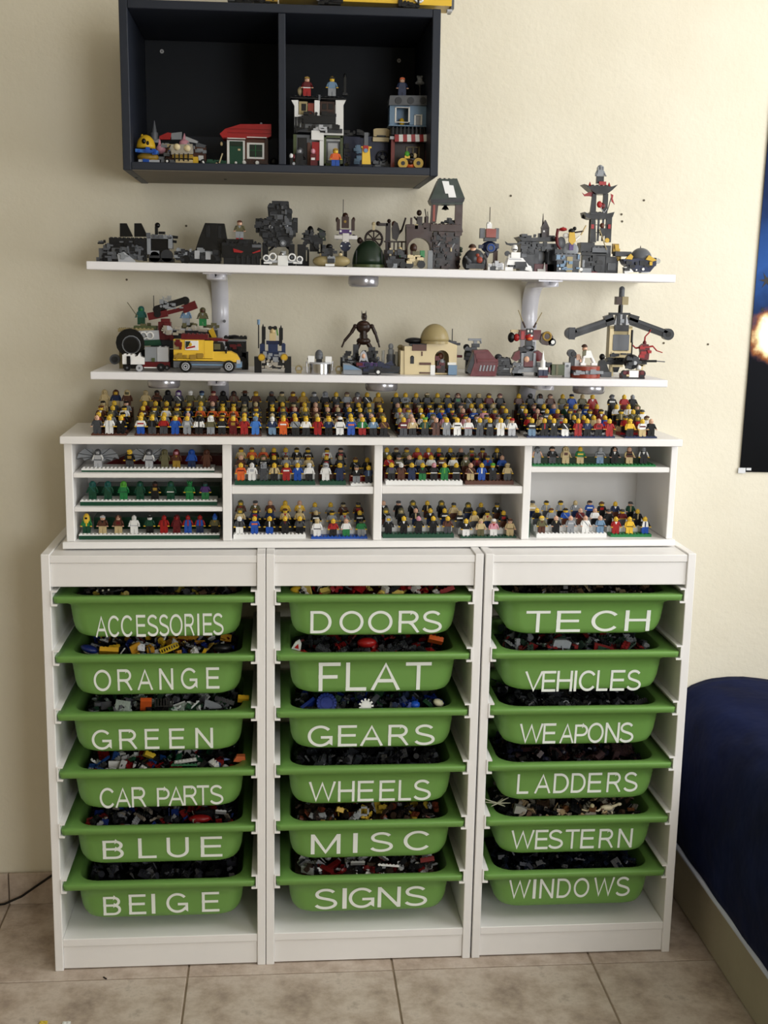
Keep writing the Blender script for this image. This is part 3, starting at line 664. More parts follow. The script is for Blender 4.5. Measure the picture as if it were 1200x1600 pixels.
# ------------------------------------------------------------------ toy figures
Y_, FL, TN = 'E8C03A', 'E0B090', 'C8AE7E'
COL = dict(y='E9BF3C', f='DDB094', w='E9E9E6', k='131315', d='45474B', g='8B8F94', l='B4B6BA', r='9E1E1E', R='5E1418', b='1F4FA8', n='1E2C4E', s='6D8AA6', e='237841', E='184632', o='D8632C', t='C4B083', B='553224', O='5F5B3E', p='4A2A6A', P='D99AA8', G='9A7B2E', T='1F5A54', c='3F78C8', L='58A83C', a='D8C58C', S='C0C2C6')
def cm(k): return plastic(COL[k], .3)
FM = {}
U = .001
def m_head(skin):
    k = ('head', skin)
    if k not in FM:
        mb = MB().lathe([(3.2 * U, 0), (4.4 * U, .5 * U), (5 * U, 1.6 * U), (5 * U, 6.6 * U), (4.4 * U, 8 * U), (3.2 * U, 8.5 * U), (2.4 * U, 8.5 * U), (2.4 * U, 10.2 * U)], 12)
        for sx in (-1, 1): mb.box(sx * 1.7 * U - .55 * U, sx * 1.7 * U + .55 * U, -5.15 * U, -4.3 * U, 4.6 * U, 5.8 * U, mi=1)
        mb.box(-1.5 * U, 1.5 * U, -5.15 * U, -4.3 * U, 2.4 * U, 3.0 * U, mi=1)
        FM[k] = mb.mesh('head', [cm(skin), plastic('1A1410', .4)])
    return FM[k]
def m_torso(c, c2, kind):
    k = ('torso', c, c2, kind)
    if k not in FM:
        mb = MB(); w0, w1 = 7.9 * U, 5.6 * U
        vs = [(-w0, -3.9 * U, 0), (w0, -3.9 * U, 0), (w0, 3.9 * U, 0), (-w0, 3.9 * U, 0), (-w1, -3.9 * U, 12 * U), (w1, -3.9 * U, 12 * U), (w1, 3.9 * U, 12 * U), (-w1, 3.9 * U, 12 * U), (-w1 * .8, -3.3 * U, 12.8 * U), (w1 * .8, -3.3 * U, 12.8 * U), (w1 * .8, 3.3 * U, 12.8 * U), (-w1 * .8, 3.3 * U, 12.8 * U)]
        mb._add(vs, [(3, 2, 1, 0)] + [(i, (i + 1) % 4, (i + 1) % 4 + 4, i + 4) for i in range(4)] + [(i + 4, (i + 1) % 4 + 4, (i + 1) % 4 + 8, i + 8) for i in range(4)] + [(8, 9, 10, 11)])
        y0, y1 = -4.05 * U, -3.8 * U
        if kind == 'v': mb.prism([(-3 * U, 12 * U), (3 * U, 12 * U), (0, 6 * U)], y0, y1, 1)
        elif kind == 's': mb.box(-1.4 * U, 1.4 * U, y0, y1, 0, 12 * U, 1)
        elif kind == 'h': mb.box(-6.4 * U, 6.4 * U, y0, y1, 5 * U, 8 * U, 1)
        elif kind == 'b': mb.box(-7.6 * U, 7.6 * U, y0, y1, .2 * U, 2 * U, 1)
        elif kind == 'x': mb.prism([(-5 * U, 11.6 * U), (-2.5 * U, 11.6 * U), (6.5 * U, 1 * U), (4 * U, 1 * U)], y0, y1, 1)
        elif kind == 'o': mb.prism([(-4 * U, 4 * U), (4 * U, 4 * U), (4.4 * U, 10 * U), (-4.4 * U, 10 * U)], y0, y1, 1)
        FM[k] = mb.mesh('torso', [cm(c), cm(c2)])
    return FM[k]
def m_legs(c, c2, kind='n'):
    k = ('legs', c, c2, kind)
    if k not in FM:
        mb = MB()
        if kind == 'skirt': mb.prism([(-8.3 * U, 0), (8.3 * U, 0), (7.6 * U, 15 * U), (-7.6 * U, 15 * U)], -6 * U, 6 * U)
        else:
            mb.box(-7.9 * U, 7.9 * U, -3.6 * U, 3.6 * U, 12 * U, 15 * U, 1)
            for s_ in (-1, 1):
                a, b_ = (.35 * U, 7.8 * U) if s_ > 0 else (-7.8 * U, -.35 * U)
                mb.prism([(0, 0)] * 0 or [(a, 0), (b_, 0), (b_, 12.4 * U), (a, 12.4 * U)], -3.9 * U, 3.9 * U)
                mb.box(a, b_, -5.6 * U, -3.9 * U, 0, 3 * U); mb.box(-1.2 * U, 1.2 * U, -3.7 * U, 3.7 * U, 8 * U, 13 * U, 1)
        FM[k] = mb.mesh('legs', [cm(c), cm(c2)])
    return FM[k]
def m_arm(c, hand, side):
    k = ('arm', c, hand, side)
    if k not in FM:
        mb = MB(); s_ = side
        mb.cyl((s_ * 7 * U, 0, 10.2 * U), (s_ * 9.6 * U, -1 * U, 4.8 * U), 2.2 * U, 2.0 * U, 8).sph((s_ * 7 * U, 0, 10.2 * U), 2.25 * U, n=8, m=4)
        mb.cyl((s_ * 9.6 * U, -1 * U, 4.9 * U), (s_ * 10.2 * U, -5.2 * U, 1.6 * U), 2.0 * U, 1.7 * U, 8).sph((s_ * 9.6 * U, -1 * U, 4.8 * U), 2.05 * U, n=8, m=4)
        # open ring hand
        c_ = Vector((s_ * 10.4 * U, -7.2 * U, .6 * U))
        for q in range(5):
            a0 = PI * (.35 + .26 * q * 1.2); a1 = PI * (.35 + .26 * (q + 1) * 1.2)
            mb.cyl(c_ + Vector((2 * U * math.cos(a0), 2 * U * math.sin(a0) * -1 * -1, 0)), c_ + Vector((2 * U * math.cos(a1), 2 * U * math.sin(a1), 0)), 1.0 * U, n=5, mi=1)
        FM[k] = mb.mesh('arm', [cm(c), cm(hand)])
    return FM[k]
def m_hair(kind, c):
    k = ('hair', kind, c)
    if k not in FM:
        mb = MB()
        if kind == 'hair':
            mb.sph((0, .6 * U, 5.2 * U), 5.9 * U, 5.9 * U, 5.4 * U, 12, 5, z0=.1); mb.box(-5.2 * U, 5.2 * U, 1.2 * U, 6.2 * U, 1.5 * U, 6.5 * U); mb.box(-4.6 * U, 4.6 * U, -5.6 * U, -3 * U, 6.6 * U, 8.6 * U)
        elif kind == 'long':
            mb.sph((0, .8 * U, 5 * U), 6.2 * U, 6 * U, 5.8 * U, 12, 5, z0=0); mb.box(-6.2 * U, 6.2 * U, 1 * U, 6.4 * U, -5 * U, 6 * U); 
            for s_ in (-1, 1): mb.box(s_ * 5 * U - 1.1 * U, s_ * 5 * U + 1.1 * U, -3.4 * U, 3 * U, -3 * U, 7 * U)
        elif kind == 'hood':
            mb.sph((0, .9 * U, 5 * U), 6.6 * U, 6.4 * U, 6.4 * U, 12, 5, z0=.2); mb.box(-6.2 * U, 6.2 * U, 1.2 * U, 6.8 * U, -1 * U, 6.4 * U)
            for s_ in (-1, 1): mb.box(s_ * 5.3 * U - 1 * U, s_ * 5.3 * U + 1 * U, -4.4 * U, 2 * U, -.6 * U, 7.2 * U)
            mb.box(-6 * U, 6 * U, -4.6 * U, 3 * U, -1.4 * U, .6 * U)
        elif kind == 'helmet': mb.lathe([(6.4 * U, .3 * U), (6.8 * U, 2.5 * U), (6.7 * U, 6 * U), (5.4 * U, 9 * U), (3 * U, 10.8 * U), (.01 * U, 11.3 * U)], 12); mb.box(-4 * U, 4 * U, -6.9 * U, -5.6 * U, 3.6 * U, 5.6 * U, 1)
        elif kind == 'cap': mb.lathe([(5.5 * U, 5.6 * U), (5.7 * U, 7.4 * U), (4.4 * U, 9.6 * U), (.01 * U, 10.6 * U)], 12); mb.box(-4 * U, 4 * U, -9.4 * U, -3.6 * U, 5.6 * U, 6.4 * U)
        elif kind == 'hat': mb.lathe([(9 * U, 6.3 * U), (9 * U, 7.1 * U), (5.4 * U, 7.3 * U), (5 * U, 11 * U), (3.5 * U, 11.6 * U), (.01 * U, 11.6 * U)], 14)
        elif kind == 'cone': mb.lathe([(5.6 * U, 5.6 * U), (4.8 * U, 8 * U), (2.4 * U, 12 * U), (.1 * U, 15 * U)], 12)
        elif kind == 'spike': mb.lathe([(5.8 * U, 5 * U), (5.6 * U, 8 * U), (3 * U, 10 * U), (.01 * U, 10.4 * U)], 10); [mb.cyl((4.6 * U * math.cos(a), 4.6 * U * math.sin(a), 8 * U), (6.6 * U * math.cos(a), 6.6 * U * math.sin(a), 13 * U), 1.6 * U, .3 * U, 5) for a in (-2.6, -1.57, -.5, .6, 1.6, 2.6)]
        elif kind == 'crown': mb.lathe([(5.4 * U, 6 * U), (5.6 * U, 9.5 * U), (4.9 * U, 9.5 * U), (4.9 * U, 7 * U)], 12); [mb.cyl((5.2 * U * math.cos(a), 5.2 * U * math.sin(a), 9 * U), (5.6 * U * math.cos(a), 5.6 * U * math.sin(a), 12 * U), 1.2 * U, .2 * U, 4) for a in (-2.6, -1.57, -.5, .6, 1.6, 2.6)]
        elif kind == 'cob':
            mb.lathe([(5.6 * U, -6 * U), (6.6 * U, -2 * U), (6.9 * U, 4 * U), (6.2 * U, 9 * U), (4 * U, 13 * U), (.01 * U, 15 * U)], 12); mb.box(-2.6 * U, 2.6 * U, -7.2 * U, -5.4 * U, 3 * U, 7 * U, 1)
            for s_ in (-1, 1): mb.prism([(s_ * 5 * U, -8 * U), (s_ * 9 * U, -4 * U), (s_ * 8.4 * U, 4 * U), (s_ * 6.4 * U, 9 * U), (s_ * 5 * U, 2 * U)], 0, 4 * U, 2)
        FM[k] = mb.mesh('headwear', [cm(c), plastic('241A10', .3), plastic('237841', .3)])
    return FM[k]
HAIRW = {'hair': 'hair', 'long': 'long hair', 'hood': 'hood', 'helmet': 'helmet', 'cap': 'cap', 'hat': 'brimmed hat', 'cone': 'pointed cap', 'spike': 'spiky headdress', 'crown': 'crown', 'cob': 'corn cob suit', 'none': 'bare head'}
CN = dict(y='yellow', f='flesh', w='white', k='black', d='dark grey', g='grey', l='light grey', r='red', R='dark red', b='blue', n='navy', s='sand blue', e='green', E='dark green', o='orange', t='tan', B='brown', O='olive', p='purple', P='pink', G='gold', T='teal', c='bright blue', L='lime', a='cream', S='silver')
HN = {'hair': 'headwear', 'long': 'headwear'}
NFIG = [0]
def fig(x, y, z, spec, label, group, rz=0):
    """spec: 'skin torso legs headwear:colour torso_print:colour arms'"""
    p = spec.split(); skin, tc, lc = p[0], p[1], p[2]
    hk, hc = (p[3].split(':') + ['k'])[:2] if len(p) > 3 else ('none', 'k')
    pk, pc = (p[4].split(':') + ['w'])[:2] if len(p) > 4 else ('n', 'w')
    ac = p[5] if len(p) > 5 else tc
    hand = skin if skin in 'yf' else ('y' if tc != 'w' else 'w')
    if hk == 'hood' and tc not in 'w': hand = tc
    t = link('toy_figure', None, None, (x, y, z), (0, 0, rz), label=label, category='toy figure', group=group); t.empty_display_size = .005
    lk = 'skirt' if lc.isupper() and len(lc) > 1 else 'n'
    link('legs', m_legs(lc[0], lc[0], lk), t)
    link('torso', m_torso(tc, pc, pk), t, (0, 0, .015))
    for s_ in (-1, 1): link('arm', m_arm(ac, hand, s_), t, (0, 0, .015))
    link('head', m_head(skin), t, (0, 0, .0277))
    if hk != 'none':
        h = link('hair' if hk in ('hair', 'long') else 'headwear', m_hair(hk, hc), t, (0, 0, .0277))
    NFIG[0] += 1
    return t
ORD = 'first second third fourth fifth sixth seventh eighth ninth tenth eleventh'.split()
CW = dict(CN, d='charcoal', l='silver', R='maroon', E='forest', s='slate', c='azure')
def describe(spec):
    p = spec.split(); a, b_ = CW[p[1]], CW[p[2][0]]
    return 'all %s toy figure' % a if a == b_ else '%s and %s toy figure' % (a, b_)
rndF = random.Random(7)
def rand_spec(pal='k k k B d R n g O', heads='y y y y y f t', hair='none none none hair:B hair:k cap:d hood:O', legs='k k d B n'):
    return '%s %s %s %s %s' % (rndF.choice(heads.split()), rndF.choice(pal.split()), rndF.choice(legs.split()), rndF.choice(hair.split()), rndF.choice('n n v:w s:t b:G h:w o:r v:r x:g'.split()))

def stand(name, label, x0, x1, ys, zs, zbase, cols, group, w3=None, dy=.016, stud='S'):
    """stepped display stand built from rows of bricks; ys/zs: centre and top of every step (world, front to back)"""
    t = thing(name, label, 'display stand', hw_(*(w3(x0, ys[0] - dy / 2, zbase))), HY, group)
    n_ = len(ys)
    for k in range(n_):
        y0 = -dy / 2 + (ys[k] - ys[0]); y1 = (ys[k + 1] - ys[0] - dy / 2 if k < n_ - 1 else y0 + dy) - .0002
        h = zs[k] - zbase; c = cols[k % len(cols)]; mb = MB(); w_ = x1 - x0; nb = max(1, int(round(w_ / .032))); bw = w_ / nb
        nl = max(1, int(round(h / .0096))); lh = h / nl; y0 += dy / 2; y1 += dy / 2
        for i in range(nb):
            mb.box(i * bw + .0001, (i + 1) * bw - .0001, y0, y1, 0, h)
            for j in range(int(round(bw / .008))):
                for q in range(2):
                    cx = i * bw + .004 + j * bw / round(bw / .008); cy = y0 + .004 + q * .008
                    if cy + .003 < y1: mb.cyl((cx, cy, h), (cx, cy, h + .0017), .0024, n=6)
        obj('step', mb, cm(c), t)
    return t

# figure clusters on top of the display unit -------------------------------------------------
TOPZ = .94 + zt1
def lx_of(u, ly, v=660):   # pixel column -> local x at local depth ly
    p = at(u, v, HO.y + ly); 
    for _ in range(3):
        lx = p.x - HO.x; p = at(u, v, HO.y + ly + lx * HY)
    return p.x - HO.x
ROWY = [.014, .048, .082, .116, .152]
ROWV = [649.5, 642.0, 632.0, 624.5, 608.0]
ROWZ = [max(TOPZ + .0034, at(300, v, HO.y + ly + .005).z - .0415) for v, ly in zip(ROWV, ROWY)]
print('ROWZ', [round(z - TOPZ, 4) for z in ROWZ])
STUFF = {}   # figures past the limit go into one joined mesh
def bake(spec, M):
    p = spec.split(); hk, hc = (p[3].split(':') + ['k'])[:2] if len(p) > 3 else ('none', 'k')
    pk, pc = (p[4].split(':') + ['w'])[:2] if len(p) > 4 else ('n', 'w'); hand = p[0] if p[0] in 'yf' else 'y'
    for me, dz in ((m_legs(p[2][0], p[2][0]), 0), (m_torso(p[1], pc, pk), .015), (m_arm(p[1], hand, 1), .015), (m_arm(p[1], hand, -1), .015), (m_head(p[0]), .0277)) + (((m_hair(hk, hc), .0277),) if hk != 'none' else ()):
        STUFF.setdefault('l', []).append((me, M @ Matrix.Translation((0, 0, dz))))
CL = [
 ('first', [151.9, 170.6, 189.2], 'f d d|y w w none s:l|y k k none v:w', 'k B t g w', 'yftw'),
 ('second', [219.6, 237.3, 255.6, 273.8, 292, 311, 330, 346.7, 364, 382, 400], 'y w b none h:r|y k d none s:d|y r d none b:k|y b b none v:c|y g g none o:l|k w k hood:k s:k|w O g hood:w|y k k hair:B b:w|y R R none o:G|y r r none v:R|s c c hair:s', None, None),
 ('third', [426, 443.4, 461.8, 478.5, 496.5, 514.5, 532, 549.5, 567, 583, 600.5], 'w n s none v:w|y o o none h:w|y g k none x:k|y w k none v:t|y r r none s:R|y n k none v:g|k w w cap:w b:k|y b b none h:o|y e r none s:w|y s k none v:w|y B k none x:G', None, None),
 ('fourth', [630.7, 645.5, 664, 681.5, 698.7, 715, 732, 750, 765.8, 783.4, 801], 'y R d none h:w|f t k none v:w|y E k crown:L s:G|f B B none s:k|y g g none v:w|y w w none h:k|f w g none b:r|y d d none v:g|y k k none o:g|y w w none s:t|f w l cap:r v:g', None, None),
 ('fifth', [832, 851, 866.5, 883.3, 903.5, 918.6, 935.7, 953], 'y k s none h:w|y k k none s:r|y k k none v:w|y k w none x:w|y r r none s:R|y n k none v:g|f r k none o:R|y r r none v:R', None, None),
 ('sixth', [985, 1004.8, 1018.7], 'y y k hair:y b:k|y w t none h:R|f k k none h:k', None, None)]
PALS = {'first': 'k B t g w d', 'second': 'k k B d R n g O o w', 'third': 'k k B t n g R O r w', 'fourth': 'k k B P d b R g w', 'fifth': 'k k r d g E R t b', 'sixth': 'k k r w g R O'}
PLACE = {'first': 'leftmost cluster on the display unit', 'second': 'second cluster on the display unit', 'third': 'third cluster on the display unit', 'fourth': 'fourth cluster on the display unit', 'fifth': 'fifth cluster on the display unit', 'sixth': 'rightmost cluster on the display unit'}
BACKS = {'second': 't t O hair:t|B B k hair:k h:k|k k k hood:k|w d k hood:p x:w|w O B cap:w|s O O cap:n v:w|f R B cap:R|k k k long:k|B B k long:k s:O|k k k hat:B|y B k cap:G',
         'third': 'B k k hair:d|t O k hair:k|y B O hair:B|y G B none|S d k hair:d|g k k hood:g|y k k none v:t|t g k hair:B|g B k hair:d v:w|y k k none x:w|y G B none b:k',
         'fourth': 'y k k none|y g k none o:d|y k B none v:G|O k k hair:t|y O k none|y k k hair:B|f k k long:B o:e|y k g none x:g|t k k hair:t|y R k hair:B|f k k hair:R',
         'fifth': 'y B k none|k k k hair:k|B g k long:k|f B k hair:B|y O g none|y b b cap:n|t O k none|y r r none v:w', 'sixth': 'g k k hair:d h:w|y r R none|g k k none', 'first': 't t t hood:t|y n t hood:B o:n|O B B hood:t'}
for name, us, front, pal, heads in CL:
    front = front.split('|'); backs = BACKS[name].split('|'); n = len(us)
    x0 = lx_of(us[0], ROWY[0]) - .012; x1 = lx_of(us[-1], ROWY[0]) + .012
    cols = {'first': 'BBkBB', 'second': 'BBkRB', 'third': 'kBkdB', 'fourth': 'dBkBB', 'fifth': 'nwkRB', 'sixth': 'nrtRk'}[name]
    ys = ROWY; t = thing('figure_stand', 'stepped brick stand carrying the %s of toy figures' % PLACE[name].replace(' on the display unit', ''), 'display stand', hw_(x0, ys[0] - .006, TOPZ - HO.z), HY, 'stepped figure stands')
    for k in range(5):
        h = ROWZ[k] - TOPZ; y0 = ys[k] - ys[0]; y1 = (ys[k + 1] - ys[0]) if k < 4 else y0 + .022
        mb = MB(); w_ = x1 - x0; nb = max(1, round(w_ / .048)); bw = w_ / nb
        for i in range(nb):
            mb.box(i * bw + .0001, (i + 1) * bw - .0001, y0, y1 - .0002, 0, h)
            ns = int(bw / .008)
            for j in range(ns): mb.cyl((i * bw + (j + .5) * bw / ns, y0 + .004, h), (i * bw + (j + .5) * bw / ns, y0 + .004, h + .0017), .0024, n=6)
        obj('step', mb, cm(cols[k]), t)
    for k in range(5):
        for i, u in enumerate(us):
            lx = lx_of(us[i], ROWY[0]); P = hw_(lx + rndF.uniform(-.0008, .0008), ROWY[k] + .002, 0); z = ROWZ[k]
            spec = front[i] if k == 0 else backs[i] if k == 4 else rand_spec(PALS[name])
            if k in (1, 2, 3) and name not in ('first', 'sixth'):
                bake(spec, Matrix.Translation((P.x, P.y, z)) @ Matrix.Rotation(HY, 4, 'Z')); continue
            row = ('front', 'second', 'third', 'fourth', 'back')[k]
            fig(P.x, P.y, z, spec, '%s, %s from left, %s row, %s' % (describe(spec), ORD[i], row, PLACE[name].replace('on the display unit', 'on top')), 'toy figures on top of the display unit', HY + rndF.uniform(-.05, .05))
def flush_stuff():
    bm = bmesh.new(); mats = []; 
    vs = []; fs = []; mi = []; sm = []
    for me, M in STUFF['l']:
        o = len(vs); vs += [tuple(M @ v.co) for v in me.vertices]
        ids = []
        for m in me.materials:
            if m not in mats: mats.append(m)
            ids.append(mats.index(m))
        for p in me.polygons: fs.append(tuple(i + o for i in p.vertices)); mi.append(ids[p.material_index]); sm.append(p.use_smooth)
    me = bpy.data.meshes.new('toy_figures'); me.from_pydata(vs, [], fs)
    for m in mats: me.materials.append(m)
    me.polygons.foreach_set('material_index', mi); me.polygons.foreach_set('use_smooth', sm)
    link('toy_figures', me, None, label='crowded middle rows of toy figures on the stepped stands on top', category='toy figures', kind='stuff')
flush_stuff()

# figures in the compartments ---------------------------------------------------------------
def baseplate(label, lx0, lx1, ly0, ly1, z0, h, c, c2=None, studs=True):
    t = thing('brick_baseplate', label, 'baseplate', hw_(lx0, ly0, z0 - HO.z), HY, 'brick baseplates under the figures')
    w_ = lx1 - lx0; d = ly1 - ly0
    if c2:
        f_ = .45 if h < .008 else .76
        obj('plate_layer', MB().box(0, w_, 0, d, 0, h * f_), cm(c2), t); mb = MB().box(0, w_, 0, d, h * (f_ + .01), h)
    else: mb = MB().box(0, w_, 0, d, 0, h)
    if studs:
        nx = int(w_ / .008); ny = 1 if c2 and h > .01 else 2
        for i in range(nx):
            for j in range(ny): mb.cyl(((i + .5) * w_ / nx, .004 + j * .008, h), ((i + .5) * w_ / nx, .004 + j * .008, h + .0017), .0024, n=8)
    obj('plate_layer', mb, cm(c), t)
    return t
SH = {'c1a': .160, 'c1b': .088, 'c1c': .015, 'c2a': .132, 'c2b': .015, 'c3a': .133, 'c3b': .015, 'c4a': .175, 'c4b': .015}
def row(us, specs, shelf, zoff, ly, where, group, v=760, du=0, rown='front'):
    for i, (u, sp) in enumerate(zip(us, specs)):
        lx = lx_of(u + du, ly, v); P = hw_(lx, ly, 0)
        fig(P.x, P.y, HO.z + SH[shelf] + zoff, sp, ('%s, %s from left %s' % (describe(sp), ORD[i], where)), group, HY + rndF.uniform(-.08, .08))
def px4(ox, sc, l): return [ox + float(a) / sc for a in l.split()]
# top left compartment, three single rows
P0 = lx_of(129, .04, 730); P1 = lx_of(336, .04, 730)
baseplate('white studded baseplate in the top left compartment', P0, P1, .028, .090, HO.z + .160, .0075, 'w', 'E')
u = px4(80, 4.286, '318 530 660 765 843 945 1045')
sp = ['l l l hood:d b:d w', 'y k d hair:y o:G', 'l l l hood:d b:d w', 'O O O hood:O', 'P B G hood:R v:G', 'b b n hood:b', 'B B B hood:B']
row(u, sp, 'c1a', .0075, .046, 'in the top left compartment', 'toy figures in the compartments', 730)
obj('wedge_backdrop', MB().prism([(0, 0), (.27, 0), (.27, .022), (.05, .022)], 0, .05), cm('R'), None, loc=hw_(P0 + .03, .12, .1602), rot=(0, 0, HY), label='low dark red wedge plate behind the figures in the top left compartment', category='toy brick')
P0 = lx_of(127, .04, 782); P1 = lx_of(340, .04, 782)
baseplate('green edged baseplate in the middle left compartment', P0, P1, .028, .085, HO.z + .088, .011, 'w', 'E')
u = px4(80, 4.286, '283 385 490 600 700 805 932 1035')
sp = ['T E E hood:T x:T', 'T E E hood:T x:T', 'L e e hood:L b:E', 'T E E hood:E', 'B k k hair:k o:G', 'T E E hood:E b:w', 'e e e spike:e b:L', 'T p e hair:k o:p']
row(u, sp, 'c1b', .011, .046, 'in the middle left compartment', 'toy figures in the compartments', 782)
obj('backdrop_plate', MB().box(0, .27, 0, .06, 0, .026), cm('E'), None, loc=hw_(P0 + .02, .12, .0882), rot=(0, 0, HY), label='dark green block behind the green figures in the middle left compartment', category='toy brick')
P0 = lx_of(125, .04, 836); P1 = lx_of(344, .04, 836)
baseplate('green edged baseplate in the bottom left compartment', P0, P1, .028, .085, HO.z + .015, .011, 'w', 'E')
u = px4(80, 4.286, '243 350 455 560 665 760 845 920 1000 1100')
sp = ['y e E cob:y s:y', 'f B t hair:S v:k', 'f B t long:B o:R', 'w w w none b:l', 'w E k hair:k v:E', 'r r r none s:R', 'r R R hood:R', 'r b b none s:r r', 'r b n none s:r r', 'c O k cone:b v:G']
row(u, sp, 'c1c', .011, .046, 'in the bottom left compartment', 'toy figures in the compartments', 836)
obj('backdrop_plate', MB().box(0, .27, 0, .06, 0, .030), cm('E'), None, loc=hw_(P0 + .02, .12, .0152), rot=(0, 0, HY), label='dark green block behind the figures in the bottom left compartment', category='toy brick')
# fan wings on two of the figures (held: things of their own)
def wings(u, lab):
    lx = lx_of(u, .056, 725); P = hw_(lx, .056, SH['c1a'] + .0075 + .012)
    t = thing('toy_wings', lab, 'toy wings', P, HY, 'grey fan wings')
    for s_ in (-1, 1):
        mb = MB()
        pts = [(s_ * .004, .010), (s_ * .010, .024), (s_ * .026, .027), (s_ * .040, .016), (s_ * .044, .004), (s_ * .034, .008), (s_ * .028, .000), (s_ * .018, .004), (s_ * .010, -.002)]
        mb.prism(pts, 0, .0012)
        for a in (pts[2], pts[3], pts[4], pts[6]): mb.cyl((s_ * .004, -.0004, .010), (a[0], -.0004, a[1]), .0007, n=5, mi=1)
        obj('wing', mb, [cm('g'), cm('d')], t)
    return t
wings(154.2, 'pair of grey fan wings behind the leftmost figure, top left compartment'); wings(234, 'pair of grey fan wings behind the third figure, top left compartment')

def block(shelf, n0, usf, specs, shift, nrow, label, where, pl, lab_pl, backcol, v, pal, y0=.045, dy=.030, dz=.0125, h0=.0095, legs='k k d B n', hair=None):
    """rows of figures on a stepped block; shift = columns' drift in px per row"""
    us = usf; base = HO.z + SH[shelf]
    xa = lx_of(us[0], y0, v) - .013; xb = lx_of(us[-1], y0, v) + .013
    t = thing('figure_stand', lab_pl, 'display stand', hw_(xa, y0 - .012, SH[shelf]), HY, 'stepped figure stands')
    for k in range(nrow):
        mb = MB(); h = h0 + dz * k; ya = dy * k; yb = dy * (k + 1) - .0002 if k < nrow - 1 else dy * k + .022; w_ = xb - xa
        mb.box(0, w_, ya, yb, 0, h); ns = int(w_ / .008)
        for j in range(ns):
            for q in range(2 if k == 0 else 1): mb.cyl(((j + .5) * w_ / ns, ya + .0035 + q * .008, h), ((j + .5) * w_ / ns, ya + .0035 + q * .008, h + .0017), .0024, n=6)
        obj('step', mb, cm(pl if k == 0 else backcol), t)
    for k in range(nrow):
        for i, u in enumerate(us):
            lx = lx_of(u, y0, v) + shift * k; ly = y0 + dy * k; P = hw_(lx, ly, 0)
            if k == 0: sp = specs[i]
            else:
                sp = rand_spec(pal, legs=legs)
            fig(P.x, P.y, base + h0 + dz * k, sp, '%s, %s from left, %s row, %s' % (describe(sp), ORD[i], ('front', 'middle', 'back')[k] if nrow == 3 else ('front', 'back')[k], where), 'toy figures in the compartments', HY + rndF.uniform(-.06, .06))
q = lambda l: px4(350, 4.8, l)
block('c2a', 0, q('130 213 300 380 470 555 640'), ['y o o none h:R', 'w w w none o:l', 'g d d hood:g', 'y t k none s:k', 'y r r none h:w', 'y b b none v:w', 'w w k cap:w'], 0, 3, '', 'left block, upper second compartment', 'E', 'green stepped stand on the left of the upper second compartment', 'w', 755, 'k k o g B t d', y0=.042, legs='k d B', h0=.0085)
block('c2a', 0, q('765 870') , ['w w w helmet:l', 'y n n hair:y'], .003, 3, '', 'middle block, upper second compartment', 'E', 'narrow green stepped stand in the upper second compartment', 'B', 755, 'k k w B', y0=.042, h0=.0085)
block('c2a', 0, q('995 1085'), ['f k g hair:d v:w', 'y n k none s:s'], 0, 2, '', 'right block, upper second compartment', 'w', 'white stepped stand at the right of the upper second compartment', 'r', 760, 'k O B', y0=.036, h0=.0045)
block('c2b', 0, q('120 232 345 460 570'), ['w d w none s:k', 'y b b none h:o', 'y k b none s:w', 'y k k none v:R', 'y d k none v:k'], .001, 3, '', 'left block, lower second compartment', 'w', 'white stepped stand on the left of the lower second compartment', 'k', 838, 'O g B t n y R', y0=.042, h0=.009, dz=.0118)
block('c2b', 0, q('700 820 917 1030'), ['t w w cap:t b:k', 'y r k none v:R', 'f w e none v:w', 'O e g cap:k'], -.001, 3, '', 'right block, lower second compartment', 'b', 'blue stepped stand on the right of the lower second compartment', 'w', 842, 'O g B r k k', y0=.036, h0=.0045)
q = lambda l: px4(580, 4.8, l)
block('c3a', 0, q('153 225 305 385 470 550 637'), ['y d k none v:p', 'w B B none v:k', 'y n n none v:k', 'y k e none v:e', 'P k k none b:w', 'y e e none s:L', 'y k k none b:w'], -.002, 3, '', 'left block, upper third compartment', 'w', 'white stepped stand on the left of the upper third compartment', 'R', 755, 'k k B g w r O', y0=.042, h0=.0085)
block('c3a', 0, q('745 828 910 1020'), ['f B t none x:t', 'y b b none s:w', 'y k k cap:L v:s', 't t d hair:t'], -.006, 3, '', 'right block, upper third compartment', 'B', 'brown stepped stand on the right of the upper third compartment', 'B', 755, 'k B R b g O', y0=.042, h0=.0085)
block('c3b', 0, q('130 245 355 465 573'), ['y k k hood:g v:g', 'y k k none v:w', 'P k k none v:k', 'y k k none v:d', 'y B d none v:k'], -.0025, 3, '', 'left block, lower third compartment', 'E', 'green stepped stand on the left of the lower third compartment', 'w', 838, 'k k k', y0=.042, h0=.0085, dz=.0118)
block('c3b', 0, q('710 820 917 1040'), ['y k w none v:w', 'f t O hair:t', 'f P w cap:w v:r', 'f t t hair:B b:B'], -.009, 3, '', 'right block, lower third compartment', 'E', 'low green stepped stand on the right of the lower third compartment', 'w', 842, 'k k t B d', y0=.036, h0=.0035, dz=.0125)
q = lambda l: px4(810, 4.286, l)
P0 = lx_of(831, .035, 730); P1 = lx_of(1022, .035, 730)
baseplate('green studded baseplate in the top right compartment', P0, P1, .022, .15, HO.z + .175, .0035, 'e')
row(q('125 225 315 412 545 640 740 835'), ['g g g hair:d v:d f', 'f k d hair:k v:g', 't t t hood:t o:B', 'y e t none h:y', 'l g s none h:d', 'f k k long:k v:w', 'f B t none h:k a', 'g k k none v:w w'], 'c4a', .0035, .040, 'in the top right compartment', 'toy figures in the compartments', 727)
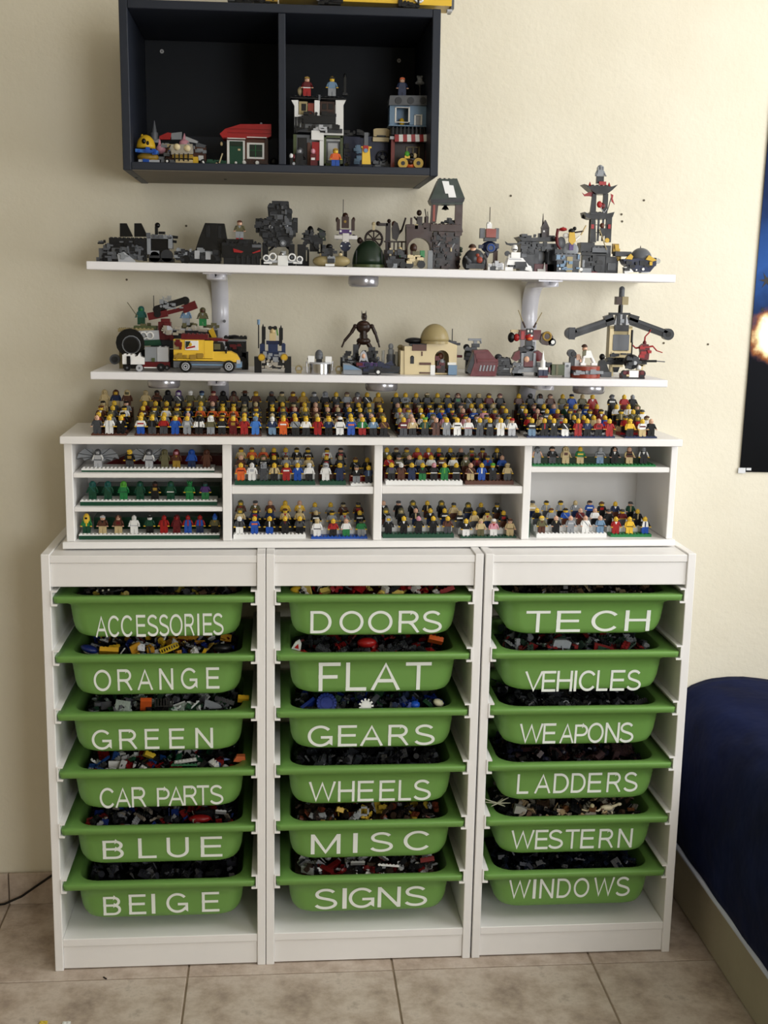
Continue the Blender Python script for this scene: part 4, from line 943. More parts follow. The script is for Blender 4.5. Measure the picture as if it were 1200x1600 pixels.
block('c4b', 0, q('155 250 347 447 545'), ['a O B hair:y v:B', 'f k k none v:t', 'f g g none h:l', 'f w w none x:g', 'f s s none b:k'], -.004, 3, '', 'left block, bottom right compartment', 'w', 'white stepped stand in the bottom right compartment', 'w', 836, 'k R b t w g', y0=.042, h0=.0085, dz=.0118)
block('c4b', 0, q('650 742 845'), ['y r r none v:w', 'y y y none b:k', 'y w b none s:n k'], -.008, 3, '', 'right block, bottom right compartment', 'e', 'green stepped stand in the bottom right compartment', 'w', 836, 'k R n E O', y0=.042, h0=.006, dz=.0118)
obj('backdrop_plate', MB().box(0, .006, 0, .17, 0, .045), cm('E'), None, loc=hw_(CELL[3][0] + .001, .03, .0152), rot=(0, 0, HY), label='green upright plate at the left of the bottom right compartment', category='toy brick')
print('NFIG', NFIG[0])

# ------------------------------------------------------------------ brick-built models
MC = dict(COL); MC.update(M='chrome', X='clear', D='17181B', A='5C5F64', K='0A0A0B', d='303236', N='141D3C', Z='C9A227', q='3A241A', Q='2B1B14', v='1C2C1E', V='4C5636', u='9E8F66', U='D5C49A', H='5E1418', i='F0F0EE', j='8F4030', J='7A2A1E')
def mc(k):
    if k == 'M': return metal('C8C8CC', .18)
    if k == 'X': return glassy('B0B4B4', .45)
    return plastic(MC[k], .3)
class Model:
    def __init__(s, name, label, Y, u, v, surf, cat='toy model', group=None, snap=True):
        s.Y = Y; s.o = at(u, v, Y); s.t = thing(name, label, cat, s.o, 0, group); s.surf = surf; s.minz = 9; s.kids = []
    def q(s, u, v): p = at(u, v, s.Y); return p.x - s.o.x, p.z - s.o.z
    def r(s, n): return n * 1.37e-3 * (s.Y + 2.434) / 2.5
    def p(s, name, ops, label=None):
        mb = MB(); cols = []; cur = 'd'
        for op in ops.split(';'):
            t = op.split()
            if not t: continue
            if t[0][0] == '#': cur = t[0][1]; t = t[1:]
            if not t: continue
            if cur not in cols: cols.append(cur)
            mi = cols.index(cur); k = t[0]; st = k.endswith('*'); k = k[0]; a = [float(x) for x in t[1:]]
            if k == 'b':
                (x0, z1), (x1, z0) = s.q(a[0], a[1]), s.q(a[2], a[3]); y0, y1 = (a[4:6] if len(a) > 5 else (-12, 12)); y0 *= .001; y1 *= .001
                x1 = max(x1, x0 + .0006); mb.box(x0, x1, y0, y1, z0, z1, mi, b=.0003)
                if st:
                    n = max(1, int((x1 - x0) / .008)); m = max(1, min(3, int((y1 - y0) / .008)))
                    for i in range(n):
                        for j in range(m): cx = x0 + (i + .5) * (x1 - x0) / n; cy = y0 + (j + .5) * .008; mb.cyl((cx, cy, z1), (cx, cy, z1 + .0017), .0024, n=6, mi=mi)
            elif k == 'c': x, z = s.q(a[0], a[1]); y0, y1 = (a[3:5] if len(a) > 4 else (-14, -6)); mb.cyl((x, y1 * .001, z), (x, y0 * .001, z), s.r(a[2]), n=16, mi=mi)
            elif k == 'o':      # ring, axis y
                x, z = s.q(a[0], a[1]); R_ = s.r(a[2]); y = a[4] * .001 if len(a) > 4 else -.01
                pts = [(x + R_ * math.cos(2 * PI * i / 14), y, z + R_ * math.sin(2 * PI * i / 14)) for i in range(14)]
                for i in range(14): mb.cyl(pts[i], pts[(i + 1) % 14], s.r(a[3]), n=5, mi=mi)
            elif k == 'v': x, z1 = s.q(a[0], a[1]); _, z0 = s.q(a[0], a[2]); y = (a[4] * .001 if len(a) > 4 else 0); mb.cyl((x, y, z0), (x, y, z1), s.r(a[3]), n=12, mi=mi)
            elif k == 's': x, z = s.q(a[0], a[1]); y = (a[5] * .001 if len(a) > 5 else 0); mb.sph((x, y, z), s.r(a[2]), (a[4] * .001 if len(a) > 4 else s.r(a[2])), s.r(a[3]), 16, 9, mi=mi)
            elif k == 'h': x, z = s.q(a[0], a[1]); y = (a[5] * .001 if len(a) > 5 else 0); mb.sph((x, y, z), s.r(a[2]), (a[4] * .001 if len(a) > 4 else s.r(a[2])), s.r(a[3]), 20, 8, mi=mi, z0=0)
            elif k == 'l':
                x0, z0 = s.q(a[0], a[1]); x1, z1 = s.q(a[2], a[3]); y0, y1 = (a[5:7] if len(a) > 6 else (0, 0))
                mb.cyl((x0, y0 * .001, z0), (x1, y1 * .001, z1), s.r(a[4]), n=8, mi=mi)
            elif k == 'g': y0, y1 = a[-2] * .001, a[-1] * .001; mb.prism([s.q(a[i], a[i + 1]) for i in range(0, len(a) - 2, 2)], y0, y1, mi)
            elif k == 'k':      # cone u v0(top) v1(bottom) r
                x, z1 = s.q(a[0], a[1]); _, z0 = s.q(a[0], a[2]); mb.cyl((x, (a[4] if len(a) > 4 else 0) * .001, z0), (x, (a[4] if len(a) > 4 else 0) * .001, z1), s.r(a[3]), s.r(.4), 12, mi)
            elif k == 'B':      # beam: u0 v0 u1 v1 halfthickness y0 y1
                P0, P1 = Vector(s.q(a[0], a[1])), Vector(s.q(a[2], a[3])); d = (P1 - P0).normalized(); n = Vector((-d.y, d.x)) * s.r(a[4])
                mb.prism([tuple(P0 + n), tuple(P1 + n), tuple(P1 - n), tuple(P0 - n)], a[5] * .001, a[6] * .001, mi)
            elif k == 'n':      # scatter of small bricks: u0 v0 u1 v1 y0 y1 count seed
                rn = random.Random(int(a[7])); 
                for _ in range(int(a[6])):
                    x, z = s.q(rn.uniform(a[0], a[2]), rn.uniform(a[1], a[3])); y = rn.uniform(a[4], a[5]) * .001; w_ = rn.choice((.002, .004, .006)); h = rn.choice((.0016, .003, .0048))
                    if rn.random() < .25: mb.cyl((x, y - .003, z), (x, y + .003, z), .0028, n=8, mi=mi)
                    else: mb.box(x - w_, x + w_, y - .004, y + .004, z - h, z + h, mi)
        s.minz = min(s.minz, min(v[2] for v in mb.v))
        o = obj(name, mb, [mc(c) for c in cols], s.t)
        if label: o['label'] = label
        return s
    def done(s):
        s.t.location.z = s.surf(s.o.x) - s.minz + .0002
        return s
def figp(u, v, Y, spec, label, group='toy figures posed on the models'):
    p = at(u, v, Y); return fig(p.x, Y, p.z, spec, label, group, 0)

# upper shelf, left to right
m = Model('landing_craft', 'grey brick-built armoured craft with two black fins, far left of upper shelf', .13, 210, 405, ZS1)
m.p('hull', '#D; b* 172 368 231 399 -20 26; #A; b 177 384 222 402 -26 -18; b 156 384 173 404 -18 20; #D; b 163 392 190 405 -24 20; #A; b 152 398 166 405 -16 16; n 160 374 228 402 -27 -18 34 1; #D; n 158 372 230 402 -28 -16 30 2')
m.p('fin', '#K; g 187.4 345 198 345 208 366 187.4 366 -4 4'); m.p('fin', '#K; g 210 345 221 345 231 366 210 366 -4 4')
m.p('cockpit_frame', '#g; b* 231 364 270 370 -22 20; b 231 366 237 394 -22 20; b 264 366 270 385 -22 20; b 236 388 250 396 -20 18; #A; n 232 364 268 368 -24 -20 10 4')
m.p('hold', '#K; b 237 370 264 402 -14 18; #d; c 262 396 9 -20 -12; c 243 398 8 -20 -12; #D; b 234 399 272 406 -20 20')
m.p('gun', '#K; b 242 350 247 365 -4 4; s 246 348 4 4; b 248 358 258 362 -8 8; #D; l 268 366 278 367 2; l 268 373 276 374 2')
m.p('silver_slopes', '#l; g 186 394 196 390 214 404 214 406 188 406 -30 -24; #g; n 188 392 206 403 -31 -26 8 9'); m.done()
m = Model('camouflage_truck', 'dark grey camouflage brick truck with tall black sloped cab, upper shelf', .13, 312, 410, ZS1)
m.p('chassis', '#d; b* 276 391 346 407 -18 20; #K; b 284 402 345 411 -16 20; #g; n 276 388 332 402 -22 -16 14 3; #d; n 276 390 345 406 -23 -16 22 5; #l; b 305 391 313 404 -24 -17; b 322 393 330 405 -24 -17')
m.p('nose', '#g; b 273 393 280 402 -14 14; #K; c 277 398 3 -18 -14')
m.p('cab', '#K; g 306 390 312 371 321 348 351 349 355 374 355 396 306 396 -16 18; #D; b 322 352 328 370 -18 -15; b 341 352 346 372 -18 -15')
m.p('wheel', '#K; c 292 405 6 -22 -14'); m.p('wheel', '#K; c 332 405 6 -22 -14'); m.done()
m = Model('black_hauler', 'black brick vehicle with red slanted lights and a standing figure on it, upper shelf', .11, 378, 412, ZS1)
m.p('body', '#K; b* 347 376 408 400 -22 24; b 352 370 396 378 -16 20; #r; b 369 368.5 373.5 371 -8 0; b 375.5 368.5 380 371 -8 0; #K; #D; b 350 398 406 411 -20 22; n 350 374 406 380 -23 -12 12 8')
m.p('headlight', '#r; g 365 385 381 390 378 392 366 391 -26 -22'); m.p('headlight', '#r; g 394 392 407 387 407 390 396 393 -26 -22')
m.p('bar', '#A; b 394 379 409 384 -25 -21'); m.p('grille', '#D; b 369 396 373 410 -24 -20; b 377 396 381 410 -24 -20; b 385 396 389 410 -24 -20; b 393 396 397 410 -24 -20; b 401 396 405 410 -24 -20')
m.done(); figp(374.5, 373.5, .11, 'f O g hair:B v:g', 'olive toy figure with brown hair standing on the black vehicle, upper shelf')
m = Model('walker_machine', 'large dark grey brick walker machine, tallest on left half of upper shelf', .16, 436, 414, ZS1)
m.p('turret', '#D; g 418 322 428 314 451 314 452 324 456 326 456 346 420 346 -18 20; #d; b 425 313 450 319 -20 -14; n 420 318 454 344 -24 -16 18 3; #A; n 424 322 452 342 -25 -18 8 6')
m.p('hull', '#D; b* 405 341 462 368 -22 28; b 399.5 340 407 362 -14 14; b 457 339 465 362 -14 14; #d; n 402 342 463 368 -28 -18 46 7; #A; n 436 340 455 364 -30 -24 14 2; #l; c 423 354 3 -28 -22; b 448 342 450 358 -28 -22')
m.p('belly', '#D; g 407 366 460 366 452 384 418 384 -18 20; #d; n 412 366 458 384 -22 -14 24 4'); m.p('cannon_disc', '#A; c 442 379 5 -26 -18; #l; c 442 379 2.4 -28 -26')
m.p('leg', '#K; b 410 378 419 413 -12 12; #D; b 408 404 421 414 -16 16'); m.p('leg', '#K; b 451 380 460 413 -12 12; #D; b 448 405 462 414 -16 16'); m.p('leg', '#K; b 465 380 478 413 2 22; #D; b 463 406 481 415 0 24')
m.p('strut', '#D; l 420 390 432 380 1.6; l 452 388 446 382 1.6'); m.done()
m = Model('white_buggy', 'white and silver brick speeder in front of the dark walker, upper shelf', .085, 442, 414, ZS1)
m.p('body', '#w; b 434 398 450 414 -10 12; #l; b* 414 405 470 410 -8 8; #M; s 441 396 4 4; #X; v 443 391 400 4')
for u_, v_, r_ in ((416, 402, 4), (426, 400, 5), (456, 401, 5), (468, 404, 4)): m.p('engine_ring', '#i; o %s %s %s 1.3 -10; #A; c %s %s 2 -12 -8' % (u_, v_, r_, u_, v_))
m.p('fin', '#i; b 412 408 425 411 -9 9'); m.p('fin', '#i; b 458 408 472 411 -9 9'); m.done()
m = Model('dark_hovercraft', 'small dark green-black brick craft right of the large walker, upper shelf', .18, 490, 412, ZS1)
m.p('hull', '#D; b* 476 362 504 376 -12 14; #K; s 485 356 5 8; #d; n 474 354 506 384 -16 -6 26 5; #K; b 484 376 498 388 -8 10; #v; n 492 356 508 370 -14 -6 6 2'); m.p('gun', '#D; l 496 352 508 358 2.2; b 474 358 478 370 -6 6')
m.p('leg', '#K; b 480 384 483 412 0 6'); m.p('leg', '#K; b 501 366 504 412 0 6'); m.done()
m = Model('tan_speeder', 'tan rounded brick speeder with black rider seat, upper shelf', .09, 518, 417, ZS1)
m.p('shell', '#u; s 504 409 15 8 14; s 532 409 15 8 14; b 500 404 536 414 -10 10', 'tan curved shells'); m.p('centre_block', '#g; b* 511 402 523 411 -15 6; #d; b 512 405 522 412 -17 -12'); m.p('rider', '#K; b 509 388 520 401 -6 6; s 514.5 386 5 4; #d; n 506 390 524 400 -8 4 8 3')
m.p('lamp', '#U; s 502 398.5 3 2.5'); m.p('lamp', '#U; s 532 398.5 3 2.5'); m.p('gun', '#K; l 496 395 503 397 1.5; l 533 394 530 400 1.5'); m.p('skid', '#i; b 508 413 522 417 -14 8'); m.done()
m = Model('chrome_droid', 'chrome and brown brick droid with tall thin antenna, upper shelf', .17, 540, 415, ZS1)
m.p('antenna', '#Q; v 536.4 309 345 .5'); m.p('head', '#q; b 534 336 545 354 -6 6; s 539.5 335 4.5 5; #G; c 539 344 2 -8 -6'); m.p('arm', '#q; b 526 340 531 358 -5 5; s 527 341 2.5 4'); m.p('arm', '#q; b 549 340 554 358 -5 5; s 552.5 341 2.5 4')
m.p('chrome_bar', '#M; b 522 365 558 372 -10 6; s 527 368 4 4; s 553 368 4 4; b 535 362 545 376 -11 6', 'bright chrome crossbar'); m.p('collar', '#p; b 530 356 549 364 -8 6; #w; c 532 359 1.6 -10 -8; c 547 359 1.6 -10 -8')
m.p('blue_hub', '#N; c 539.5 382 8 -9 0; #w; c 533 382 1.4 -11 -9; c 546 382 1.4 -11 -9; c 539.5 376 1.4 -11 -9'); m.p('post', '#D; b 537 386 542 416 -2 4'); m.done()
m = Model('olive_shell', 'glossy olive green dome shell standing on the upper shelf', .10, 576, 419, ZS1)
m.p('dome', '#v; h 576 414 25 36 26; #V; v 576 414 419 24.5'); m.p('seam', '#k; b 555.5 392 557 414 -16 -15; b 595 392 596.5 414 -16 -15')
m.done()
m = Model('wheel_frame', 'dark brown spoked wheel frame behind the olive dome, upper shelf', .19, 584, 415, ZS1)
m.p('wheel', '#Q; o 584 372 13 1.8 0; l 571 372 597 372 1 ; l 584 359 584 385 1; l 575 363 593 381 1; l 593 363 575 381 1'); m.p('post', '#Q; b 580 380 588 418 -4 6; l 561 370 572 382 2.2; s 562 374 4 5'); m.p('lantern', '#U; b 582 349 586 358 -3 3; s 584 348 3 3'); m.done()
m = Model('tree_post', 'dark brown bare tree post with crossed branch and railing, upper shelf', .19, 610, 415, ZS1)
m.p('trunk', '#Q; b 603 344 609 416 -4 6; s 608 341 3 3; b 590 344 606 349 -4 4; s 591 345 3.5 3.5'); m.p('branch', '#Q; l 620 364 628 355 1.8; l 628 355 634 336 1.4'); m.p('figure_body', '#Q; g 612 352 616 342 621 344 625 358 620 372 613 368 -6 6; #B; s 616 346 4 5')
m.p('railing', '#q; b 600 372 636 375 -12 8; b 600 386 636 389 -12 8; b 602 374 604 387 -12 -9; b 608 374 610 387 -12 -9; b 614 374 616 387 -12 -9; b 620 374 622 387 -12 -9; b 626 374 628 387 -12 -9; b 632 374 634 387 -12 -9'); m.p('base', '#Q; b 600 388 634 416 -8 10'); m.done()
m = Model('arch_tower', 'dark brown brick arch bridge with green roofed tower and white roof tiles, upper shelf', .15, 690, 420, ZS1)
import_arch = 'g 634 352 674 352 674 420 ' + ' '.join('%.1f %.1f' % (654 + 18 * math.cos(math.radians(a)), 388 - 17 * math.sin(math.radians(a))) for a in range(0, 181, 15)) + ' 636 420 634 420 -14 16'
m.p('arch', '#q; ' + import_arch); m.p('parapet', '#q; b 634 350 646 356 -15 16; b 660 348 674 356 -15 16; b 640 340 643 352 -14 -10; b 664 338 667 352 -14 -10; #u; b 647 350 652 358 -14 -10; b 661 350 665 358 -14 -10')
m.p('rail_figure', '#Q; b 651 338 659 354 -8 2; s 655 332 4 4.5; l 647 338 652 344 1.4'); m.p('rail_spear', '#Q; l 664 326 668 352 .8; l 668 330 669 346 .6; b 663 338 669 350 -6 0')
m.p('tower_post', '#q; g 673 316 684 316 680 348 671 348 -16 -8; #j; b 675 320 678 346 -17 -15'); m.p('tower_post', '#q; b 710 316 720 368 -16 -8'); m.p('tower_post', '#Q; b 676 316 681 348 10 16')
m.p('roof', '#v; g 671 311 684 281 712 279.5 724 310 720 320 673 320 -20 22; #K; g 670 312 724 310 722 316 672 318 -23 25; b* 684 279 712 282 -6 6', 'dark green sloped roof')
m.p('white_roof_tiles', '#i; g 688.5 283.5 699 284 700 290 706 290.5 710.5 309 699 309 698 303 693.7 303 -22 -20'); m.p('bell', '#K; k 696 318 327 6; b 690 318 702 321 -4 4; s 696 326 3 2')
m.p('platform', '#q; b* 671 350 720 362 -18 18; #K; n 688 342 710 352 -12 6 12 2; #d; o 696 351 5 1.2 -12; #q; g 708 362 720 362 720 352 722 362 712 374 -12 4')
m.p('tower_base', '#Q; b 676 362 716 420 -14 16; #K; n 676 364 714 416 -19 -13 34 5; #g; l 682 384 688 376 1.6 -18 -18; l 703 388 708 380 1.6 -18 -18; #q; n 676 364 716 418 -20 -14 26 11; #U; b 702 384 704 393 -20 -18')
m.p('vine', '#v; s 715 380 3 3; s 719 388 4 3; s 717 397 4 3; s 720 392 3 2; #Q; s 716 404 4 3; l 712 374 718 404 1'); m.p('pier', '#g; b 667 391 674 420 -20 -15'); m.done()
m = Model('green_market_cart', 'small green and grey brick cart before the tree post, upper shelf', .085, 619, 419, ZS1)
m.p('cart', '#k; b 607 404 632 416 -8 8; #g; b 611 412 620 419 -10 4; #e; s 626 396 5 4; #t; s 614 394 3 3; s 625 389 3 3; #d; n 606 392 634 412 -12 -4 18 3; #U; b 608 388 611 400 -8 -4'); m.p('wheel', '#K; c 609 414 5 -12 -8'); m.p('wheel', '#K; c 629 414 5 -12 -8'); m.done()
m = Model('tan_tractor', 'tan brick vehicle with brown haired driver in front of the arch, upper shelf', .085, 648, 420, ZS1)
m.p('body', '#u; b 636 405 660 416 -10 10; #U; n 638 400 658 412 -14 -8 10 3; #e; b 656 392 663 403 -6 4; b 624 398 631 403 -6 4; #g; b 631 400 660 405 -6 8'); m.p('driver', '#O; b 644 393 654 408 -6 4; #q; s 646 388 5.5 7; #B; b 642 388 648 402 -4 6'); m.p('wheel', '#K; c 639 414 6 -14 -9'); m.p('wheel', '#K; c 657 414 6 -14 -9'); m.done()
m = Model('large_seated_figure', 'bulky grey toy figure with brown hair, right of the arch tower', .085, 741, 421, ZS1)
m.p('body', '#d; s 741 405 16 15 11; #D; s 730 410 8 12; s 753 411 7 10; #K; b 727 412 756 421 -10 12'); m.p('head', '#f; s 739 391 5 6; #q; h 738 388 6 6 8; #t; s 742 395 8 3.5 6'); m.p('patch', '#j; s 748 407 5 5 5 -9; #j; s 745 400 3 3 4 -9'); m.p('arm', '#A; l 727 402 734 412 3 -4 -10'); m.done()
m = Model('blue_scout_walker', 'blue and brown brick walker with a thin antenna, upper shelf', .16, 765, 418, ZS1)
m.p('antenna', '#Q; v 766 320 346 .6'); m.p('head', '#w; b 760.5 346 768 354 -5 5; s 764 346 3.5 3'); m.p('body_block', '#j; b 759 354 774 368 -8 8'); m.p('side_panel', '#A; b 750 353 757 369 -4 8'); m.p('side_panel', '#A; b 774 353 779 370 -4 8')
m.p('hub', '#N; s 765 383 13 9 9; c 766 384 7 -12 -8; #b; o 766 384 4.5 1 -12; #N; b 748 379 760 385 -5 5; b 768 377 779 385 -5 5; g 757 388 762 399 766 388 -5 5; #d; b 756 368 775 374 -8 8'); m.p('leg', '#q; b 771 388 777 408 -3 4; b 769 406 780 420 -8 6'); m.p('leg', '#q; b 757 392 761 420 2 8'); m.done()
m = Model('white_sled', 'small white and black brick sled between grey figure and white rider', .085, 772, 422, ZS1)
m.p('body', '#i; b 762 410 770 421 -6 6; b* 774 410 786 420 -8 8; #K; b 765 414 780 421 -7 5; #l; n 762 408 784 418 -10 -6 8 2'); m.done()
m = Model('white_rider_sled', 'white armoured toy rider seated on a white and black craft, upper shelf', .09, 808, 423, ZS1)
m.p('rider', '#i; s 804 388 5 5.5; b 798 394 812 403 -6 6; #K; b 801 389 807 391 -8 -5'); m.p('craft', '#i; g 793 403 815 403 824 414 790 414 -12 12; #K; g 803 409 820 409 822 417 803 417 -14 -10; b 795 412 820 420 -9 9; #l; b 794 404 813 406 -13 -10')
m.p('arm', '#i; l 797 398 790 412 2.4; l 790 412 792 422 2'); m.p('skid', '#i; g 815 410 829 416 831 424 820 422 -6 4'); m.p('skid', '#i; b 788 417 800 423 -10 -4; #K; c 793 396 4 0 5'); m.done()
m = Model('dark_temple', 'dark grey brick temple with black upturned roof, right part of upper shelf', .17, 840, 420, ZS1)
m.p('roof', '#K; g 806 366 812 368 868 366 869 373 812 373 -26 26; g 787 373 791 376 806 376 810 372 812 377 796 380 789 378 -20 -14; #D; n 812 363 866 368 -24 20 16 3', 'black upturned roof'); m.p('spire', '#Q; k 849 329 352 1.6; g 845 352 852 339 858 352 -6 6; b 846 352 857 368 -6 6; #w; c 849 357 1.4 -8 -6')
m.p('wall', '#d; b 811 373 838 420 -20 20; #A; b 838 376 868 386 -22 20; #d; b 853 386 868 420 -22 20; #A; b 812 384 820 398 -22 -19; #D; n 814 376 866 392 -23 -19 20 8'); m.p('arch_back', '#l; s 845 396 9 9 2 10; #A; b 838 386 854 420 10 14'); m.p('red_base', '#H; b 832 408 864 421 -22 -10; #w; s 826 417 3 3 3 -22; b 836 416 848 421 -28 -22; k 847 406 418 2 -26'); m.done()
m = Model('round_gate_shrine', 'grey brick shrine with round gate and yellow robed figure, upper shelf', .12, 886, 422, ZS1)
m.p('base', '#A; b* 866 392 904 403 -16 16; #d; b 868 402 902 421 -14 14; #u; b 883 396 891 420 -18 -12; #s; n 868 396 902 418 -19 -14 16 4; #w; c 872 415 1.6 -18 -14; c 905 416 2.6 -18 -14'); m.p('gate', '#g; s 892 385 13 11 3 4; #A; s 877 374 7 9 3; #d; b 866 384 878 394 -8 10')
m.p('horn', '#H; l 872 352 870 364 2.2; l 870 364 871 376 2.6; l 871 376 876 385 2; #r; s 880 353 6 3; g 873 356 880 349 886 355 -3 3'); m.p('yellow_figure', '#Z; g 888 358 896 358 898 372 892 378 887 372 -12 -6; #K; s 892 356 5 4 5 -8; s 898 352 3 3; #p; b 888 376 894 386 -11 -6; #w; s 884 363 5 4 4 -4; l 897 372 906 364 1.6'); m.p('branch', '#t; l 908 362 916 347 1.2; #Q; l 898 358 912 356 1.2'); m.done()
m = Model('pagoda_tower', 'tall black and red brick pagoda tower at the right of the upper shelf', .15, 934, 423, ZS1)
m.p('base', '#D; b 905 376 926 392 -16 18; #d; b 912 380 950 424 -14 18; #A; b* 922 384 946 394 -20 -10; #K; b* 905 391 944 397 -20 -14; n 908 398 936 420 -19 -13 20 3; #d; b 944 398 962 424 -16 16; #A; b 946 408 958 420 -20 -15; #K; c 931 416 6 -20 -12; #g; b 907 400 910 416 -20 -14; b 906 416 920 424 -22 -12; #R; b 912 421 930 424 -20 -10')
m.p('tower_post', '#K; g 919 376 922 338 928 334 929 376 -14 -8'); m.p('tower_post', '#K; b 945 336 952 376 -14 -8'); m.p('tower_post', '#K; b 923 338 928 376 8 14'); m.p('lattice', '#d; b 932 338 933.5 374 -12 -10; b 939 338 940.5 374 -12 -10; b 927 348 946 349.5 -12 -10; b 927 360 946 361.5 -12 -10')
m.p('middle_roof', '#K; g 910 329 918 333 948 331 956 329 953 337 945 340 920 340 912 337 -22 20; s 913 335 4 4; #D; b* 920 329 946 333 -14 14')
m.p('upper_post', '#K; g 920 330 924 300 930 300 929 330 -12 -6'); m.p('upper_post', '#K; b 941 300 947 330 -12 -6'); m.p('top_roof', '#K; g 909.6 285.5 920 289.5 953 289.5 961.7 286.5 953 295 945 301 928 301 918 293 -20 20; #D; b* 922 287 950 290 -10 12', 'black upturned top roof')
m.p('red_ornaments', '#r; k 922 281 289 3; k 952 282 289 3; b 934 281 945 287 -12 -8; s 934 317 4 5 3 -14; b 921 348 925 355 -17 -14; b 947 348 951 355 -17 -14; s 954 334 3 4'); m.p('red_flag', '#r; g 908 298 912 301 920 297 930 300 930 306 920 304 912 304 -8 -6'); m.p('red_flag', '#r; g 953 300 957 302 956 308 959 317 954 312 -8 -6; #Q; l 948 326 955 302 .7 -7 -7')
m.p('chain', '#l; l 935 312 937 324 .6 -14 -14; l 937 324 941 330 .6 -14 -14; l 941 330 946 324 .6 -14 -14; #H; s 940 319 5 5 3 -10'); m.p('guard', '#k; b 935 354 943 366 -18 -12; #B; s 938 350 3.6 4 4 -15; #u; l 933 356 944 388 .9 -20 -20; #Z; c 945 373 3.5 -20 -16'); m.p('gold_column', '#G; b 955 378 964 394 -14 -6; #Z; n 955 380 964 402 -16 -12 10 2'); m.done()
figp(937, 287, .15, 'g A k hood:A'.replace('A', 'g'), 'grey hooded toy figure on top of the pagoda roof')
m = Model('domed_ship', 'navy and yellow brick ship with grey dome, far right of upper shelf', .12, 998, 425, ZS1)
m.p('hull', '#N; g 970 404 1020 402 1022 412 1012 424 990 424 974 412 -18 18; #K; b 1017 402 1023 415 -10 10; n 974 408 1012 422 -22 -16 14 3; #w; c 1000 420 2 -24 -18; c 990 421 1.2 -22 -18; #d; b 960 392 985 400 -8 14'); m.p('dome', '#A; h 1001 404 17 17 20; #q; k 1001 383 388 1')
m.p('wing_panel', '#Z; g 1004 405 1009 398 1021 406 1015 408 -24 -18; b 1010 408 1014 414 -24 -18', 'yellow wing panel'); m.p('wing_panel', '#Z; g 973 404 981 396 985 400 983 405 -22 -16', 'yellow wing panel'); m.p('skid', '#i; g 971 417 978 415 986 424 972 427 -20 -6'); m.p('thruster', '#X; c 1027 407 4 -6 6; #i; b 1000 421 1012 426 -12 8'); m.done()

# lower shelf, left to right
m = Model('rolling_fortress', 'large tan and green brick vehicle with huge black wheel and red cannon, lower shelf', .17, 250, 572, ZS2)
m.p('wheel', '#K; c 206 534 21 -30 -14; #d; c 208 537 13 -32 -30; #g; o 208 537 13 .9 -31; #K; c 208 537 11 -33 -32', 'huge black wheel'); m.p('rear_wheel', '#A; c 181 560 7.5 -20 -8; #d; c 181 560 5 -22 -20')
m.p('rock_deck', '#u; b* 186 512 242 518 -18 24; #V; b 210 508 245 514 -14 20; #O; n 212 506 340 514 -12 16 26 3; #d; b 235 514 340 545 0 30; #u; b 186 530 200 575 -6 14; #D; b 200 545 345 575 -4 30'); m.p('green_slab', '#E; g 214 531 251 529 254 538 218 539 -26 -12'); m.p('clear_tank', '#X; v 222 517 530 0.1; #l; B 219 523 250 522 7 -24 -12; #w; o 226 523 5 1.5 -26; o 236 523 5 1.5 -26', 'clear ribbed tank')
m.p('turret', '#R; b 248 502 268 530 -14 10; #H; b 252 497 266 504 -12 8; n 246 502 270 528 -18 -13 14 2'); m.p('chrome_gear', '#l; c 264 515 7 -24 -17; #M; n 258 509 270 521 -27 -23 10 5'); m.p('cannon', '#R; B 232 494 262 488 5.5 -12 2; B 262 488 300 478 3 -10 0; B 286 483 307 475 6 -12 2; #K; c 247 490 5 -15 -11')
m.p('track_arm', '#K; B 246 482 291 468 5 -12 0; c 246 483 6 -13 1; c 290 469 6 -13 1; #g; n 252 470 286 482 -15 -12 14 4; #X; n 254 464 270 472 -10 0 8 8; #D; v 240 461 492 .6')
m.p('silver_pipes', '#l; b 272 512 321 516 -14 -8; #M; n 274 510 322 522 -18 -12 18 3'); m.p('yellow_crane', '#Z; g 326 516 333 511 339 526 333 529 -12 -4'); m.done()
figp(221, 507, .17, 'e T E hood:T x:T', 'teal toy figure with a sword on the big wheeled fortress, lower shelf')
p = at(213, 492, .165); obj('toy_sword', MB().cyl((0, 0, 0), (-.018, -.002, .026), .0009, n=6).box(-.002, .002, -.001, .001, -.004, 0), mc('O'), None, loc=p, label='thin brown toy sword held by the teal figure, lower shelf', category='toy sword')
figp(291, 508, .17, 'g s g hood:s v:w', 'slate grey toy figure on the fortress below the red cannon'); figp(317, 509, .17, 'B O e hood:O v:g', 'olive toy soldier figure at the right end of the fortress')
m = Model('small_white_truck', 'small toy truck with white cab, grey box and red chassis, lower shelf', .10, 228, 576, ZS2)
m.p('cab', '#i; b* 192 551 212 566 -12 12; g 205 566 207 556 216 553 219 548 221 554 227 556 227 566 -13 12; #K; b 199 553 205 566 -14 -11'); m.p('cargo_box', '#g; b 227 539 246 562 -11 11; #l; b* 246 539 264 562 -12 11; #V; b 238 556 243 562 -14 -11'); m.p('chassis', '#R; b 224 562 266 571 -12 12; #w; b 226 570 248 572 -13 -11; #K; b 193 566 226 573 -10 10')
for u_, v_, r_, c_ in ((200, 571, 5, 'K'), (219, 571.5, 5, 'l'), (252.6, 570.5, 6, 'K'), (262, 571, 4, 'K')): m.p('wheel', '#%s; c %s %s %s -16 -11; #A; c %s %s 1.6 -17 -16' % (c_, u_, v_, r_, u_, v_))
m.done()
m = Model('yellow_van', 'yellow brick delivery van with dark red roof and round grey wheels, lower shelf', .095, 320, 578, ZS2)
